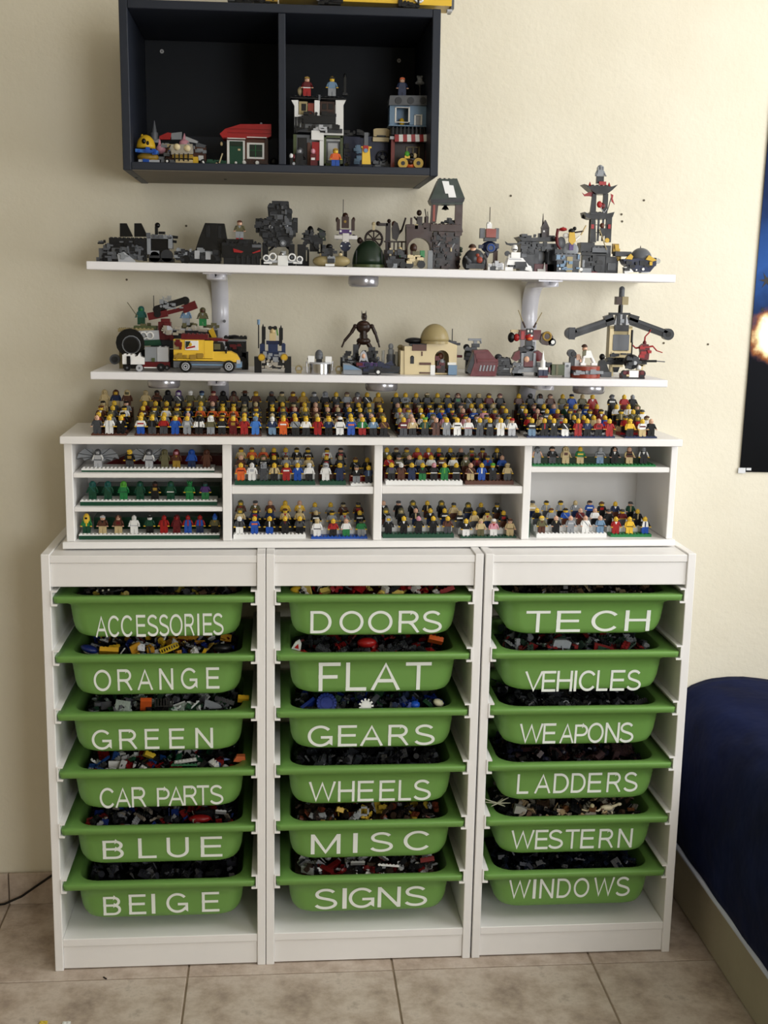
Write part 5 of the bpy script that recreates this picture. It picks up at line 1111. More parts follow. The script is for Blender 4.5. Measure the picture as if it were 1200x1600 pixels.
m.p('body', '#y; b 272 530 333 560 -18 18; b 320 532 334 560 -18.5 18.5; g 333 549 360 549 370 554 375 562 375 568 333 562 -18 18; #G; n 276 554 318 559 -20 -18 18 5'); m.p('lower_band', '#y; b 272 560 368 564 -19 19'); m.p('chassis', '#A; b 272 564 370 575 -18 18; #s; b 300 568 350 571 -20 -18; g 368 564 378 566 378 574 366 575 -17 17')
m.p('windshield', '#K; g 333.6 535 347 535 356 549 333.6 549 -17 17; #O; b 335 537 345 546 -18.5 -17', 'dark windshield'); m.p('roof', '#R; b* 284 522 326 531 -19 18; b 320 528 348 533 -18 18; #H; g 340 529 358 531 356 533 340 533 -17 17', 'dark red roof'); m.p('mural_panel', '#w; b 290 532 311 547 -20 -18; #v; g 291 533 299 533 295 541 291 544 -20.6 -20; #r; B 292 544 306 541 1.2 -20.6 -20; #Z; s 298 538 3 3 .6 -20', 'white panel with green and red mural')
m.p('rear_panel', '#u; b 272 532 284 546 -20 -18; #R; n 273 532 284 544 -21 -19 5 2'); m.p('mirror', '#K; b 353 543 355 552 -22 -18; #g; b 352 541 355 546 -22 -19'); m.p('headlight', '#l; b 370 562 376 568 -18.5 -10')
for u_ in (291.3, 358.4): m.p('wheel', '#K; c %s 572 9 -22 -14; #l; c %s 572 6 -23 -22; #A; o %s 572 4 .8 -23; #K; c %s 572 1.4 -24 -23' % (u_, u_, u_, u_))
m.done()
m = Model('black_carriage', 'black brick vehicle behind the nose of the yellow van, lower shelf', .19, 370, 574, ZS2)
m.p('body', '#K; b 352 531 385 574 -8 20; #D; b 378 548 388 576 -8 14; #K; n 354 534 386 570 -12 -6 20 2; #R; n 362 534 380 542 -13 -9 4 6'); m.p('roof_arch', '#K; h 366 528 10 6 14; b* 350 524 386 529 -8 16; #g; b 350 530 384 532 -10 18'); m.p('wheel', '#K; c 360 568 6 -14 -8'); m.p('wheel', '#K; c 380 568 6 -14 -8'); m.done()
m = Model('blue_buggy', 'blue and black brick buggy with big tyres and yellow headlights, lower shelf', .11, 426, 577, ZS2)
m.p('tyre', '#K; B 397.5 565 408.5 565 12 -14 14', 'fat black tyre'); m.p('tyre', '#K; B 444.5 565 455 565 12 -14 14', 'fat black tyre')
m.p('chassis', '#n; b 406 544 446 558 -10 16; #D; b 409 556 445 572 -10 12; #n; b* 406 533 414 546 -8 12; b* 440 533 446 546 -8 12; #K; b 409 520 414 536 -6 6; b 436 520 441 536 -6 6; #M; n 410 558 444 574 -16 -10 22 4; #g; n 408 546 444 560 -14 -9 20 5; #w; b 417 562 423 568 -18 -14')
m.p('seat', '#n; b 419 533 434 546 -12 -2; #N; b 416 528 437 534 -6 6'); m.p('driver', '#t; b 421 516 431 531 -5 5; s 426 513 4.5 4.5; #L; l 432 508 434 520 1; #K; b 419 506 432 510 -3 3; c 422 508 3 -5 3; c 430 508 3 -5 3'); m.p('roll_bar', '#K; b 409 506 415 526 -5 5; k 411 502 508 2'); m.p('roll_bar', '#K; b 436 508 442 527 -5 5; k 439 504 510 2'); m.p('aerial', '#K; v 404 503 540 .9; #s; v 404 495 503 2.2')
m.p('headlight', '#G; c 409 553.4 5.6 -18 -12; #Z; c 409 553.4 4 -19 -18', 'yellow headlight'); m.p('headlight', '#G; c 444 553.4 5.6 -18 -12; #Z; c 444 553.4 4 -19 -18', 'yellow headlight'); m.done()
m = Model('chrome_tub', 'shiny chrome round toy vehicle in the middle of the lower shelf', .10, 499, 579, ZS2)
m.p('drum', '#M; v 500 563 579 17; #l; v 500 561 563.5 18'); m.p('dome', '#A; h 498.5 550 6 8; v 498.5 550 556 6; #K; b 494 553 503 561 -6 4'); m.p('side_pod', '#i; b 481 551 491 563 -10 6; #M; s 484 556 4 4; l 479 560 480 578 1'); m.p('side_pod', '#i; b 508 552 518 563 -10 6; #M; s 513 557 4 4; l 520 560 519 574 1'); m.done()
for u_, lb in ((467, 'left'), (529.5, 'right')):
    m = Model('tan_ring', 'small tan ring piece on the shelf just %s of the chrome tub' % lb, .10, u_, 577, ZS2, 'toy brick'); m.p('ring', '#u; o %s 570 4.5 1.4 0; b %s 572 %s 577 -4 4' % (u_, u_ - 4, u_ + 4)); m.done()
m = Model('skull_fort', 'black and grey brick fort crowded beneath the brown creature, lower shelf', .15, 560, 568, ZS2)
m.p('fort_body', '#D; b 537 546 588 568 -10 20; #K; b 532 544 537 566 -8 8; n 538 535 588 566 -16 -8 34 3; #d; n 538 540 588 566 -17 -10 24 4; b 552 524 560 548 -6 8; b 576 528 586 548 -6 8; #g; n 546 542 582 560 -18 -12 8 5')
m.p('pillar', '#g; b 535 541 538 550 -12 -8; b 590 548 593 560 -12 -8; s 591 546 2.5 3'); m.done()
m = Model('horned_creature', 'dark brown horned toy creature towering over the lower shelf', .16, 568, 548, lambda x: at(568, 560, .16).z)
m.p('head', '#Q; g 565 482 567 489 570 489 572 482 573 496 569 500 565 496 -5 5; s 569 492 4.5 5.5'); m.p('torso', '#Q; s 568 508 11.5 10 9; v 568 514 526 5.5; #q; s 568 503 7 4 6 -4'); m.p('hips', '#Q; s 568 530 11 6 8; b 562 520 574 532 -5 5')
m.p('arm', '#Q; l 556 505 549 517 2.8; l 549 517 538 530 2.2; l 538 530 534 540 1.4; s 555 507 3.6 3.6'); m.p('arm', '#Q; l 581 506 587 519 2.8; l 587 519 591 532 2.2; l 591 532 593 540 1.4; s 581 507 3.6 3.6')
m.p('leg', '#Q; l 562 532 556 545 3.4; l 556 545 553 556 3'); m.p('leg', '#Q; l 574 532 582 545 3.4; l 582 545 584 556 3'); m.done()
m = Model('white_haired_figure', 'small toy figure with long pale grey hair below the brown creature', .11, 568, 566, ZS2, 'toy figure')
m.p('body', '#D; b 561 548 576 567 -5 5; #K; n 560 548 577 560 -7 -4 6 2'); m.p('hair', '#l; g 561 549 564 534 568 530 572 534 576 549 571 545 568 549 565 545 -6 4'); m.p('face', '#f; s 568 539 3 4 3 -5'); m.done()
m = Model('purple_speeder', 'flat grey and purple brick speeder at the front of the lower shelf', .085, 580, 580, ZS2)
m.p('nose', '#g; g 536 564 546 565 565 575 565 582 536 581 -12 12; #s; g 536 566 552 568 564 574 536 574 -14 -12'); m.p('body', '#D; g 552 562 604 566 625 570 622 578 565 580 560 572 -10 10; #p; g 562 562 598 564 600 568 560 570 -13 -10; #H; b 556 563 566 568 -14 -10; #N; n 570 564 606 576 -14 -9 16 3'); m.p('wheel', '#K; c 590 577.5 5 -15 -10; #w; c 590 577.5 2.6 -16 -15'); m.p('tail_fin', '#N; g 600 566 612 560 616 570 600 572 -4 4'); m.done()
m = Model('glass_columns', 'cluster of clear and grey bottle shaped columns left of the tan hut', .16, 608, 568, ZS2)
m.p('column', '#X; v 599 534 566 2.4'); m.p('column', '#A; v 611 540 566 6.5; #g; v 611 532 540 4; s 611 528 4 5; #X; o 611 546 6.6 .7 0; v 611 533 548 5', 'grey capped middle column'); m.p('column', '#X; v 620 536 566 2.6'); m.p('column', '#u; v 626 530 566 4; h 626 530 5 5'); m.p('base', '#s; b 595 563 630 569 -10 10; #d; n 594 556 622 566 -14 -8 12 3'); m.done()
m = Model('tan_domed_hut', 'tan brick desert hut with round dome and arched doorway, lower shelf', .12, 668, 582, ZS2)
door = ' '.join('%.1f %.1f' % (689 + 11 * math.cos(math.radians(a)), 555 - 11 * math.sin(math.radians(a))) for a in range(0, 181, 20))
m.p('front_wall', '#U; g 631 538 660 538 667 534 680 531 699 531 706 534 712 536 712 582 700 582 ' + door + ' 678 582 631 582 -16 -10', 'tan front wall with arch'); m.p('side_wall', '#U; b 625 545 631 582 -14 20; b 631 538 634 582 -10 24; b 708 537 712 582 -10 24; b 631 540 712 582 20 24'); m.p('floor_plate', '#t; b 631 579 712 582.5 -10 20')
m.p('dome', '#u; h 679 530 22.5 26 26; v 679 530 534 22.5', 'smooth tan dome'); m.p('dark_lid', '#D; s 648 530 15 5 16 6; #K; b 664 528 704 535 -8 16'); m.p('roof_plate', '#B; b 643 535 665 545 -18 -14; #d; b 640 534 668 538 -14 14; #t; b 665 533 700 537 -12 16'); m.p('window_slot', '#K; b 640 554 645.5 565 -17 -15; h 642.8 555 2.6 2.6 1 -16')
m.p('brick_accent', '#B; b 654 563 672 567 -17.5 -15'); m.p('brick_accent', '#B; b 654 578 671 580.5 -17.5 -15'); m.p('brick_accent', '#B; b 657 546 659 553 -17 -15'); m.p('gable_cap', '#d; b 690 530 712 534 -14 10'); m.p('grey_corner', '#s; b 699 567 712 582.5 -18 -9; #w; b 698 563 711 567 -17.5 -9'); m.p('white_doorpost', '#w; b 671 567 678 582.5 -17.5 -9'); m.p('resident', '#Q; b 683 560 695 581 -4 6; #B; s 688 554 5 6; #g; s 690 563 4 5 4 -6; #H; n 682 556 697 579 -8 2 12 4'); m.p('antenna', '#D; v 707 511 534 .7; b 704 533 719 537 -4 4'); m.done()
m = Model('dark_red_carrier', 'dark red tilted brick crate with grey grille slots, lower shelf', .10, 752, 583, ZS2)
m.p('crate', '#R; g 739 543 761 542 777 561 773 583 733 583 740 562 -14 16; #H; g 741 548 758 546 770 560 744 563 -16 -14; #R; b 744 556 776 561 -17 -13'); m.p('grille', '#g; ' + '; '.join('B %.1f 575 %.1f 566 1.1 -16 -14' % (748 + i * 5.2, 750 + i * 5.2) for i in range(5))); m.p('crate_side', '#D; g 728 575 733 560 739 546 741 560 734 580 -12 8'); m.done()
m = Model('grey_gunner', 'dark grey toy gunner with T shaped gun behind the red crate', .17, 736, 576, ZS2)
m.p('body', '#d; s 733 548 8 12 8; b 728 552 742 577 -6 8; #A; n 728 536 746 556 -10 -4 14 3; #R; b 712 548 722 552 -4 4'); m.p('head', '#D; s 729 536 5 5'); m.p('gun', '#g; b 732 522 752 526 -4 4; b 740 526 745 540 -4 4; l 750 524 752 530 1.4; #d; b 737 530 749 536 -6 2'); m.done()
m = Model('dark_block_droid', 'small dark grey block droid between red crate and red robot', .12, 784, 580, ZS2)
m.p('body', '#D; b* 776 552 795 564 -10 12; #d; s 779 551 6 5; #A; b 781 555 794 557 -12 -9; b 781 561 794 563 -12 -9; #g; b 781 568 794 570 -12 -9; #K; b 780 564 796 578 -8 10; n 776 556 797 576 -13 -8 12 3'); m.p('foot', '#K; b 777 575 797 580 -10 10'); m.p('arm', '#K; l 795 552 800 566 1.8'); m.done()
m = Model('red_robot', 'red and grey brick robot with two thin antennae, right half of lower shelf', .12, 824, 582, ZS2)
m.p('upper_body', '#R; b 811 511 844 527 -8 10; #r; b 813 513 818 526 -10 -7; s 826 522 7 6 6 -6; #o; s 826 525 4 2.4 3 -12', 'red upper body'); m.p('head', '#K; b 822 509 832 520 -10 0; #w; s 824 513 1.5 2 1 -11; s 829 513 1.5 2 1 -11; s 829 520 2 1.5 1 -11'); m.p('antenna', '#u; l 810 480 817 498 .8; #q; l 817 498 821 508 1.4'); m.p('antenna', '#u; l 847 484 838 500 .8; #q; l 838 500 834 508 1.4')
m.p('fist', '#K; s 799 523 5.5 8 8; #r; s 807 523 5 6 7 -2; #t; b 798 511 810 515 -4 4'); m.p('cannon', '#q; c 853 525 10 -12 8; #G; o 853 521 6 2 -11; #K; c 861 530 6 -12 6; #w; c 862 530 3 -13 -12; #q; b 844 520 850 530 -6 6', 'brown round cannon')
m.p('waist', '#D; b 821 527 831 546 -5 6; #A; s 824 539 8 4; #K; b 811 538 822 547 -8 6; s 829 540 6 5; #g; b 830 530 836 545 2 8'); m.p('cockpit', '#A; g 812 548 816 545 832 545 837 549 838 570 811 570 -8 10; #H; b 817 559 831 570 -12 -7; #f; s 821.5 557 4.4 5 4 -10; #g; b 812 568 840 577 -12 12; b 813 547 816 568 -12 -8; b 832 547 835 568 -12 -8')
m.p('thigh', '#R; g 799 556 804 546 811 543 812 556 805 560 -10 8'); m.p('thigh', '#R; g 833 546 840 543 847 548 847 560 838 560 834 554 -10 8'); m.p('foot', '#g; g 806 564 811 562 812 574 815 582 801 582 803 572 -14 8; #A; n 802 562 813 578 -17 -12 8 3; #D; b 800 578 816 583 -14 10'); m.p('foot', '#g; b 838 562 846 580 -6 10; #D; b 836 578 850 583 -6 12'); m.done()
m = Model('white_horn_figure', 'tiny toy figure with tall white pointed hood and blue legs, lower shelf', .08, 848, 586, ZS2, 'toy figure')
m.p('hood', '#i; k 849 546 571 4; v 848.5 560 573 4'); m.p('torso', '#i; b 841 571 855 575 -5 5'); m.p('legs', '#N; b 841 575 847.5 586 -5 4; b 848.5 575 855 586 -5 4; #H; b 841 584 855 587 -7 4'); m.done()
m = Model('olive_crate', 'olive green crate with light grey end post, lower shelf', .10, 872, 587, ZS2)
m.p('crate', '#V; b 861 568 880 585 -10 10; #O; b 867 568 870 585 -11.5 -9'); m.p('end_post', '#l; b 881 565 889 588 -10 10; #A; c 885 570 2 -12 -10'); m.p('control_bits', '#d; n 853 566 861 584 -8 8 14 3; #R; b 856 572 858 580 -10 -7'); m.done()
m = Model('orange_hover_disc', 'round orange and grey hover sled with white kneeling figure, lower shelf', .10, 914, 587, ZS2)
m.p('disc', '#j; v 914 568 574 24; #A; v 914 574 580 23; #j; v 914 580 586 24; #g; n 894 575 934 579 -34 -28 14 3'); m.p('gun', '#d; c 892 548 6 -10 4; #K; c 895 549 4 -12 -10; #d; b 890 554 900 570 -6 6'); m.p('pack', '#l; b 897 556 908 569 -8 8; #f; n 898 552 906 560 -8 4 5 2'); m.done()
m = Model('kneeling_figure', 'kneeling white toy figure with black hair on the orange hover sled', .09, 918, 571, lambda x: ZS2(x) + .0265, 'toy figure')
m.p('torso', '#i; g 912 551 922 551 926 562 910 562 -6 6; #O; g 909 552 915 549 914 558 909 560 -8 -4'); m.p('leg', '#i; l 912 560 910 572 2.6; b 906 570 914 574 -7 3'); m.p('leg', '#i; l 923 560 928 570 2.6; b 923 570 932 574 -7 3'); m.p('head', '#f; s 913.5 548 4 4.4; #q; h 913 545.5 4.8 4.6 6'); m.done()
m = Model('dark_cloaked_figure', 'black cloaked toy figure beside the orange hover sled', .13, 940, 583, ZS2, 'toy figure')
m.p('cloak', '#K; g 932 575 936 560 941 556 946 560 951 575 951 583 934 583 -6 6'); m.p('head', '#K; s 941 553 4.5 5'); m.p('base', '#A; b 938 576 954 584 -8 8'); m.done()
m = Model('winged_lander', 'tall tan and grey brick lander with two drooping wings, right end of lower shelf', .16, 966, 584, ZS2)
m.p('body', '#u; b 951 506 984 556 -10 12; #U; b 951 510 955 555 -12 -9; b 980 510 984 555 -12 -9; b 953 545 982 555 -13 -9; #d; n 954 549 980 552 -14 -12 6 3', 'tan body'); m.p('panel', '#A; b 956 519 980 544 -13 -9; #D; b 958 504 980 514 -13 -9'); m.p('shoulder', '#l; g 958 504 963 488 977 488 982 504 -8 8; #D; b 952 485 984 489 -6 6; b 963 488 967 506 -10 -6; b 972 488 976 506 -10 -6; #g; b 967 495 973 501 -12 -8')
m.p('stem', '#A; v 970.5 472 490 3; #D; v 970 474 486 3.6'); m.p('pilot_pod', '#q; b 962 460 979 473 -8 8; #u; b 971 460 980 473 -9 8; #A; v 972 449 461 4.4; h 972 449 4.4 5'); m.p('wing', '#D; B 958 497 893 519 6 -6 8; #d; B 958 494 893 516 2 -8 -6; #D; B 945 498 958 494 7 -8 9', 'dark grey drooping wing'); m.p('wing', '#D; B 982 497 1042 519 6 -6 8; #d; B 982 494 1042 516 2 -8 -6; #D; B 982 494 996 498 7 -8 9', 'dark grey drooping wing')
m.p('wing_tip', '#D; c 892 517.5 9 -8 10; #d; b 888 508 897 527 -9 -6'); m.p('wing_tip', '#d; c 1043 519 9 -8 10; #K; c 1043 519 4 -9 -8'); m.p('deck', '#K; b* 947 557 979 566 -12 14; n 948 556 978 564 -15 -10 10 3'); m.p('leg', '#U; b 953 566 957 584 -6 8; #d; g 957 570 967 570 964 578 958 578 -8 -4; #U; b 955 566 972 570 -8 8'); m.p('leg', '#U; b 996 566 1004 584 -2 10; b 978 566 1008 569 -2 10'); m.p('deck_end', '#K; b 979 558 1010 566 -4 12'); m.done()
m = Model('red_tentacle_creature', 'red toy creature with curling arms and a black gun, lower shelf end', .15, 1006, 566, lambda x: at(1006, 566, .15).z)
m.p('body', '#R; g 999 542 1004 538 1012 539 1014 546 1012 563 1001 563 -7 7; #r; n 1000 542 1013 560 -10 -6 8 3'); m.p('head', '#R; s 1007 537 3 4'); m.p('tentacle', '#r; l 1007 536 1008 527 1.3; l 1008 527 1014 521 1.1; l 1014 521 1017 516 .8'); m.p('tentacle', '#r; l 1013 543 1020 542 1.4; l 1020 542 1026 549 1.1; l 1026 549 1035 552 .8'); m.p('tentacle', '#r; l 1000 544 993 545 1.4; l 993 545 988 540 1.1; l 988 540 983 537 .8'); m.p('gun', '#K; l 999 565 1024 565 1.8 -8 -8; #A; l 1024 565 1037 566 .8 -8 -8'); m.done()
m = Model('ball_racer', 'small red and white racer carrying a black round dome, lower shelf right end', .09, 988, 589, ZS2)
m.p('ball', '#D; s 986.5 564 12.5 12 14; #d; n 978 556 996 574 -18 -12 12 3; #l; c 989 565 3 -17 -13; #K; v 988 533 556 1.2; v 988 514 534 1.8', 'black dome with thin pole'); m.p('body', '#i; b 981 577 995 588 -12 12; #R; b 970 582 1005 588 -10 12; b 972 578 980 584 -12 0; b 996 578 1004 584 -12 0; #i; s 998 573 4 4; #t; b 976 583 981 586 -14 -10; #K; b 970 587 1005 590 -12 12'); m.p('wheel', '#K; c 974 582 5.5 -12 -4; #R; c 974 580 3 -13 -12'); m.p('wheel', '#K; c 1001 582 5.5 -12 -4; #R; c 1001 580 3 -13 -12'); m.done()

# models inside the wall cabinet
ZC = lambda x: 1.7069 + .0163 - (x - .1847) * -.0
def ZC(x): return 1.7069 + .0164 + (x - .1847) * .0068
m = Model('yellow_bathysphere', 'small yellow domed toy vessel with blue band, left corner of wall cabinet', .05, 230, 254, ZC)
m.p('dome', '#Z; h 228 229 14 19 16; #K; s 226 219 3 4 4 -14; s 232 222 2 3 4 -14; #Z; s 222 211 2 4', 'yellow dome'); m.p('band', '#c; g 213 231 248 234 247 239 213 236 -18 16; #b; n 214 232 246 238 -20 -16 8 2'); m.p('hull', '#G; s 231 243 16 7 14; #l; b 217 247 250 252 -10 10'); m.p('foot', '#b; b 224 246 234 254 -12 8')
m.done()
m = Model('gold_carriage', 'gold and chrome toy train carriage with black posts in the wall cabinet', .05, 285, 255, ZC)
m.p('boiler', '#M; B 268 232 302 231 7 -12 10; s 268 231 5 7; #U; s 277 228 5 5 6 -12; s 293 230 5 5 6 -12', 'chrome boiler'); m.p('lower_body', '#G; b 270 239 302 246 -12 10; #t; b 275 247 302 255 -12 12; #K; b 273 238 275 250 -15 -12; b 280 238 282 250 -15 -12; b 287 238 289 250 -15 -12; b 294 238 296 250 -15 -12; #A; b 252 247 276 253 -10 10'); m.p('end_panel', '#Z; b 302 243 310 255 -12 10'); m.p('wheel', '#K; c 262 250 4 -12 -8; #w; c 262 250 1.6 -13 -12'); m.p('wheel', '#K; c 318 251 4 -12 -8; #w; c 318 251 1.4 -13 -12'); m.done()
m = Model('domed_palace', 'brown toy palace with pale onion domes and red slope behind the carriage', .12, 285, 255, ZC)
m.p('hall', '#B; b 258 218 322 250 0 24; #t; b 254 216 284 222 -6 4; #g; n 250 216 320 242 -6 0 20 3; #K; b 252 240 325 255 0 24; #w; b 310 234 318 242 -4 0'); m.p('spire', '#A; k 241 179 200 4; v 241 198 210 5.5; #g; b 236 208 248 214 -4 6'); m.p('onion_dome', '#P; s 288 216 8 7; k 288 199 212 4; #t; v 288 214 224 6', 'pale pink onion dome'); m.p('onion_dome', '#P; s 251 224 7 7; k 249 205 220 3', 'pale pink onion dome')
m.p('red_slope', '#r; g 249 204 262 198 268 199 266 209 250 209 -4 8', 'red sloped roof'); m.p('grey_slope', '#g; g 267 199 284 197 284 209 268 209 -2 10; #l; g 290 204 310 212 308 215 290 212 -4 6; #A; g 306 213 322 218 320 222 306 220 -2 8'); m.done()
m = Model('red_roof_cottage', 'brown toy cottage with red roof, green door and white framed window', .07, 385, 255, ZC)
m.p('baseplate', '#e; b* 326 252 432 257 -20 24'); m.p('walls', '#B; b 354 211 419 254 -10 22; #q; b 414 212 419 254 -13 -10; n 384 246 414 253 -14 -10 10 3'); m.p('roof', '#r; g 344 205 353 197 356 205 356 212.6 349 212.6 -20 26; g 353 197 376 190 424 190 424 209 416 211.5 356 212.6 -18 26; #R; b 356 197 424 199 -20 -17; b 356 203 424 205 -20 -17; #w; b 349 211 384 213.5 -20 -17; b 386 209.5 417 212 -20 -17', 'red stepped roof')
m.p('door', '#w; b 355 214 383 253 -12 -10; #E; b 359 216 380 253 -13.5 -12; #v; b 360 217 379 224 -14.5 -13.5; #U; b 372 228 376 231 -15 -13.5', 'dark green door in white frame'); m.p('window_frame', '#w; b 386 218 413 244 -12 -10; #v; b 390 221 410 241 -13 -12; #e; b 399 221 400 241 -13.5 -13; b 390 230 410 231 -13.5 -13', 'white framed window'); m.p('garden_plants', '#E; n 326 246 352 252 -14 -4 10 3; #U; b 330 249 340 252 -12 -6'); m.p('garden_rake', '#U; l 348 235 343 250 1 -12 -12'); m.p('flower', '#w; s 369 250 2 2 2 -16'); m.p('flower', '#w; s 382 249 3 3 2 -16'); m.p('flower', '#w; s 402 250 3 3 2 -16'); m.p('dark_bush', '#K; s 428 248 6 6 8'); m.p('roof_ornament', '#g; s 408 188 2 2.4; s 371 196 2 2.4; #t; s 346 219 2 3'); m.done()
m = Model('white_corner_shop', 'white two storey toy shop with black balcony and green shopfront, wall cabinet', .09, 497, 262, ZC)
m.p('roof_slab', '#k; b 454 151 541 156 -18 26; #d; b* 458 149 538 151.5 -10 20; #A; b 497 148 500 156 -20 -16'); m.p('upper_wall', '#w; g 455 156 466 156 466 182 460 182 460 165 -16 -8; g 540 156 524 156 524 208 536 208 536 164 -16 -8; b 491 156 499 182 -16 -8; b 460 158 536 206 14 18; b 466 178 526 183 -12 -8', 'white upper walls'); m.p('upper_window', '#u; b 467 157 480 178 -10 -6; #j; b 481 160 491 180 -11 -6; #K; b 471 161 478 172 -11 -10'); m.p('upper_window', '#q; b 500 157 523 182 -10 -6; #K; b 503 161 510 170 -11 -10; b 513 161 520 170 -11 -10; #Q; b 503 173 520 176 -11 -10')
m.p('balcony', '#K; b 473 180 524 194 -22 -14; n 474 176 522 184 -22 -14 14 3; #d; o 484 180 5 1.2 -20; #K; b 461 182 463 198 -18 -15; b 466 182 468 198 -18 -15; b 471 182 473 198 -18 -15'); m.p('ledge', '#d; b 461 199 534 208 -22 20; #K; n 462 196 530 206 -25 -20 20 5; #l; n 488 198 510 206 -26 -22 6 2'); m.p('lower_wall', '#A; b 458 209 484 262 -14 -8; #K; b 465 214 479 256 -16 -13; #V; b 458 209 463 262 -17 -13; #B; b 480 222 485 262 -18 -13; #w; b 499 209 505 262 -20 -8; b 505 206 536 211 -18 -8; b 459 212 536 262 14 18')
m.p('sign_panel', '#w; b 486 201 505 219 -24 -18; #l; b 489 199 502 204 -26 -20', 'white blank sign panel'); m.p('door', '#r; b 487 221 499 250 -18 -14; #R; b 488 240 496 262 -17 -14', 'bright red door'); m.p('shop_window', '#V; b 505 211 509 262 -16 -8; b 531 211 535 262 -16 -8; b 505 211 535 215 -16 -8; b 505 254 535 262 -16 -8; #A; b 509 219 531 254 -10 -8; #l; b 512 222 527 250 -11 -10', 'green framed shop window'); m.done()
figp(479.5, 150.5, .09, 'f R r hair:G b:w', 'red dressed toy figure standing on the white toy shop roof'); figp(518.5, 150.5, .09, 'y s g hair:k', 'slate shirted toy figure with black hair on the white shop roof')
m = Model('roof_sack', 'small white sack piece beside the red figure on the shop roof', .10, 469, 148, lambda x: at(469, 149.5, .1).z, 'toy brick'); m.p('sack', '#t; s 469 142 4 6 4; #g; v 469 134 138 1'); m.done()
m = Model('black_street_lamp', 'black toy chimney post at the right of the shop roof', .10, 539, 150, lambda x: at(539, 150, .1).z, 'toy brick'); m.p('post', '#K; b 537 122 541 151 -3 3; s 539 120 2 4; #D; b 535 146 543 151 -5 5'); m.done()
figp(524, 264, .04, 'y o b hair:G', 'orange shirted toy figure with blue legs before the toy shop').location.z = ZC(.6); figp(468, 262, .05, 'l k k hood:d', 'black toy figure with grey hood before the toy shop').location.z = ZC(.53)
m = Model('pink_post', 'small maroon figure post beside the shop red door', .055, 489, 262, ZC, 'toy figure'); m.p('post', '#R; b 485 240 494 262 -4 4; #P; s 489 236 3.5 4; #w; b 486 246 492 250 -5 -4'); m.done()
m = Model('cabinet_corner_lamp', 'tiny white and red toy lamp at the left foot of the toy shop', .045, 455, 262, ZC, 'toy brick'); m.p('lamp', '#K; b 453 248 458 263 -3 3; #w; s 455 246 3 4; #R; s 459 248 2 5; #l; c 459 258 2 -5 -3'); m.done()
m = Model('navy_workshop', 'navy blue brick workshop with hand wheel between the two toy houses', .13, 572, 262, ZC)
m.p('walls', '#N; b 537 206 562 262 -4 14; b 572 206 606 262 -4 14; b 537 206 606 262 12 16; #K; n 538 198 575 206 -6 10 18 3; #N; b 562 216 572 262 2 14'); m.p('panel', '#s; n 556 222 562 262 -10 -4 16 3; #R; s 538 219 2 3; #c; b 558 224 562 228 -8 -4; #K; n 538 216 545 250 -8 -3 8 2; #O; s 542 250 5 3'); m.p('hand_wheel', '#K; o 597 239 8 1.3 -14; l 589 239 605 239 1 -14 -14; l 597 231 597 247 1 -14 -14; #D; c 597 239 3 -16 -6'); m.p('machine_base', '#D; b 584 250 608 262 -12 8; #A; n 584 246 608 260 -16 -10 14 3')
m.p('shelf_arm', '#t; g 583 196 587 194.5 604 194.5 607.6 197 607 207 583 207 -14 0; #U; b 582 208 607 215.5 -14 0; #K; b 588 205 602 208 -15 -10', 'tan box on top'); m.done()
m = Model('yellow_fuel_pump', 'yellow toy fuel pump with red top in the wall cabinet', .04, 572, 265, ZC)
m.p('pump_body', '#y; g 566 234 577 234 579 262 565 262 -8 8; b 564 232 580 235 -8 8; #K; b 565 260 579 266 -9 9'); m.p('pump_top', '#r; b 567 231 575 240 -10 -7; #s; c 571 239 3 -11 -9'); m.p('pump_pole', '#A; b 569 210 575 233 -3 3'); m.done()
m = Model('blue_townhouse', 'blue toy house with grey roof and red and white striped awning', .09, 641, 266, ZC)
m.p('roof', '#A; g 606 167 608 152 672 152 675 167 -20 24; #d; c 621 160 5 -22 -19; c 640 160 5 -22 -19; c 659 160 5 -22 -19', 'grey tiled roof'); m.p('upper_wall', '#s; b 608 167 616 198 -14 20; b 639 167 674 198 -14 -8; b 616 167 640 170 -14 -8; b 608 167 674 198 16 20; b 668 167 674 198 -14 20; b 606 197 674 201 -20 20', 'light blue upper walls'); m.p('window_frame', '#w; b 616 169 618 194 -16 -12; b 637 169 639 194 -16 -12; b 616 169 639 171 -16 -12; b 616 192 639 194 -16 -12; #Z; s 628 191 4 6 4 4', 'white framed opening'); m.p('window_frame', '#w; b 646 181 648 198 -17 -14; b 656 181 658 198 -17 -14; b 646 181 658 183 -17 -14; #g; b 648 183 656 198 -15 -13')
m.p('balcony_rail', '#K; ' + '; '.join('b %.1f 200 %.1f 213 -20 -17' % (612 + i * 6, 614 + i * 6) for i in range(10))); m.p('balcony_back', '#D; b 610 201 674 214 -6 16')
for i in range(8): m.p('awning_stripe', '#%s; g %.1f 213 %.1f 213 %.1f 224 %.1f 224 -26 -12' % ('rw'[i % 2], 615 + i * 6.3, 621.2 + i * 6.3, 621.4 + i * 6.4, 615 + i * 6.4))
m.p('awning_end', '#l; b 608 215 615 220 -20 -10'); m.p('awning_end', '#l; b 665 215 671 221 -20 -10'); m.p('corner_post', '#J; b 610 220 615 264 -16 -8'); m.p('corner_post', '#J; b 664 224 670 264 -16 -8'); m.p('shop_back', '#Q; b 612 222 668 264 8 14; #u; b 635 229 656 231 4 8; b 635 229 637 245 4 8; b 654 229 656 245 4 8; b 645 229 646.5 245 4 8; b 635 241 656 243 4 8'); m.p('step', '#l; b 603 263 622 268 -20 -8'); m.p('step', '#w; b 659 264 667 269 -22 -10'); m.p('shop_floor', '#d; b 610 262 670 266 -10 14'); m.done()
m = Model('yellow_motorbike', 'yellow toy motorbike with round wheels in front of the blue house', .035, 641, 267, ZC)
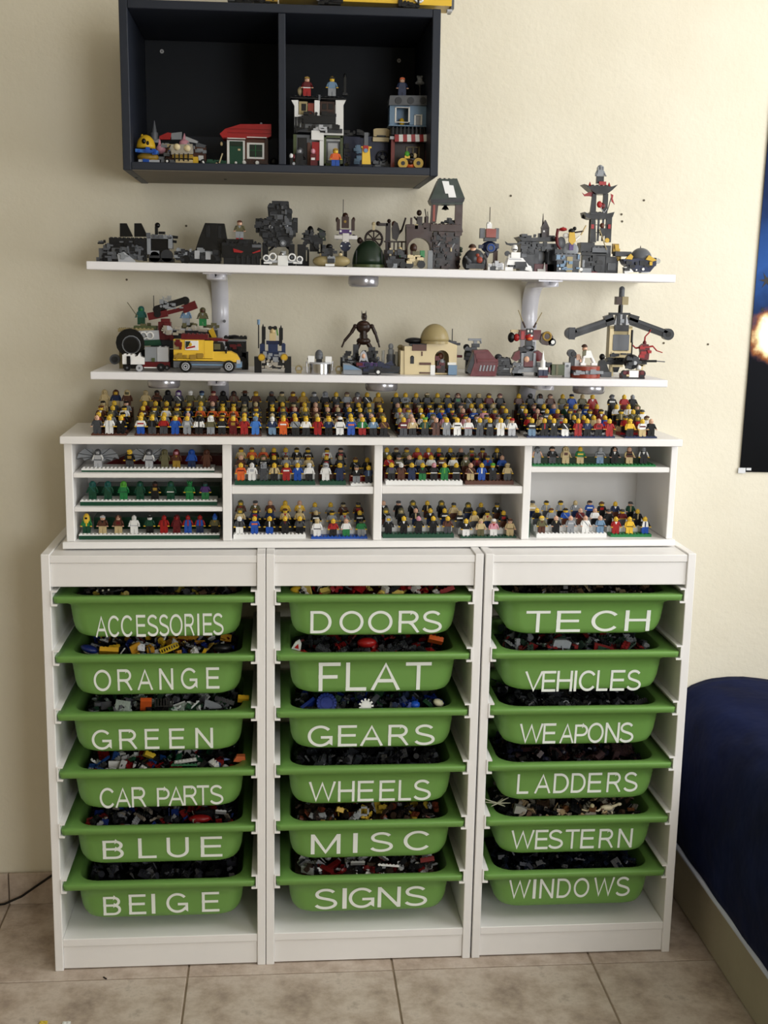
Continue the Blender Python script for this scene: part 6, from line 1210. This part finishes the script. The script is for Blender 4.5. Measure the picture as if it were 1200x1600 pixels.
m.p('wheel', '#Z; c 629 260 7.5 -8 2; #K; c 629 260 3 -9 -8'); m.p('wheel', '#Z; c 653 260 7.5 -8 2; #K; c 653 260 3 -9 -8'); m.p('frame', '#o; s 641 263 7 5 6; #K; b 633 252 650 260 -4 4; #q; s 641 258 5 4 5 -5'); m.p('rider', '#L; s 636 246 4 5; #y; b 632 248 640 254 -4 4; #K; s 643 248 4 4; #t; s 648 248 3 4'); m.done()
figp(628, 151.5, .09, 'f n n hair:o', 'navy toy figure with orange hair on the blue house roof')
m = Model('grey_mast_bear', 'small grey toy bear atop a dark mast on the blue house roof', .11, 656, 152, lambda x: at(656, 152, .11).z, 'toy model'); m.p('mast', '#K; b 655 132 657 152 -2 2'); m.p('bear', '#g; s 656 124 4 4.5; s 656 129 5.5 4; s 653 120 1.8 1.8; s 659 120 1.8 1.8; s 651 130 2.4 2; s 661 130 2.4 2'); m.done()
# machine on top of the cabinet
m = Model('yellow_excavator', 'yellow brick excavator standing on top of the dark wall cabinet', .04, 600, 18, lambda x: 2.0208 + (x - .1847) * .0068)
m.p('body', '#y; b 530 -60 620 9 -24 40; b 436 -40 530 4 -20 40; b 622 -50 703 13 -24 40; #G; n 440 -30 700 0 -28 -22 30 3', 'yellow body'); m.p('track', '#K; b 500 1 532 11 -26 30; n 500 2 532 10 -30 -24 18 3'); m.p('track', '#K; b 622 8 652 16 -26 30; n 622 8 652 15 -30 -24 18 4'); m.p('ring', '#w; o 652 1 6 2 -30'); m.p('ring', '#w; o 498 -2 5 2 -26'); m.p('end_cap', '#A; b 703 -20 707 17 -22 30; #g; b 680 -4 704 -1 -28 -22'); m.p('cable_clip', '#l; b 696 18 704 22 -26 -10'); m.done()
m = Model('grey_top_machine', 'grey and white brick machine part on the left top of the cabinet', .03, 400, 8, lambda x: 2.0208 + (x - .1847) * .0068)
m.p('body', '#g; b 355 -30 432 2 -16 30; #w; n 360 -10 430 2 -20 -14 20 3; #G; b 415 -20 434 5 -18 10; #K; n 372 0 434 6 -18 -10 16 8'); m.done()
# small bits in the cabinet's left compartment floor
p = at(318, 254, .02); obj('white_stud_piece', MB().sph((0, 0, .002), .002, n=8, m=4), mc('i'), None, loc=(p.x, .02, ZC(p.x)), label='tiny white stud lying before the cottage in the wall cabinet', category='toy brick')
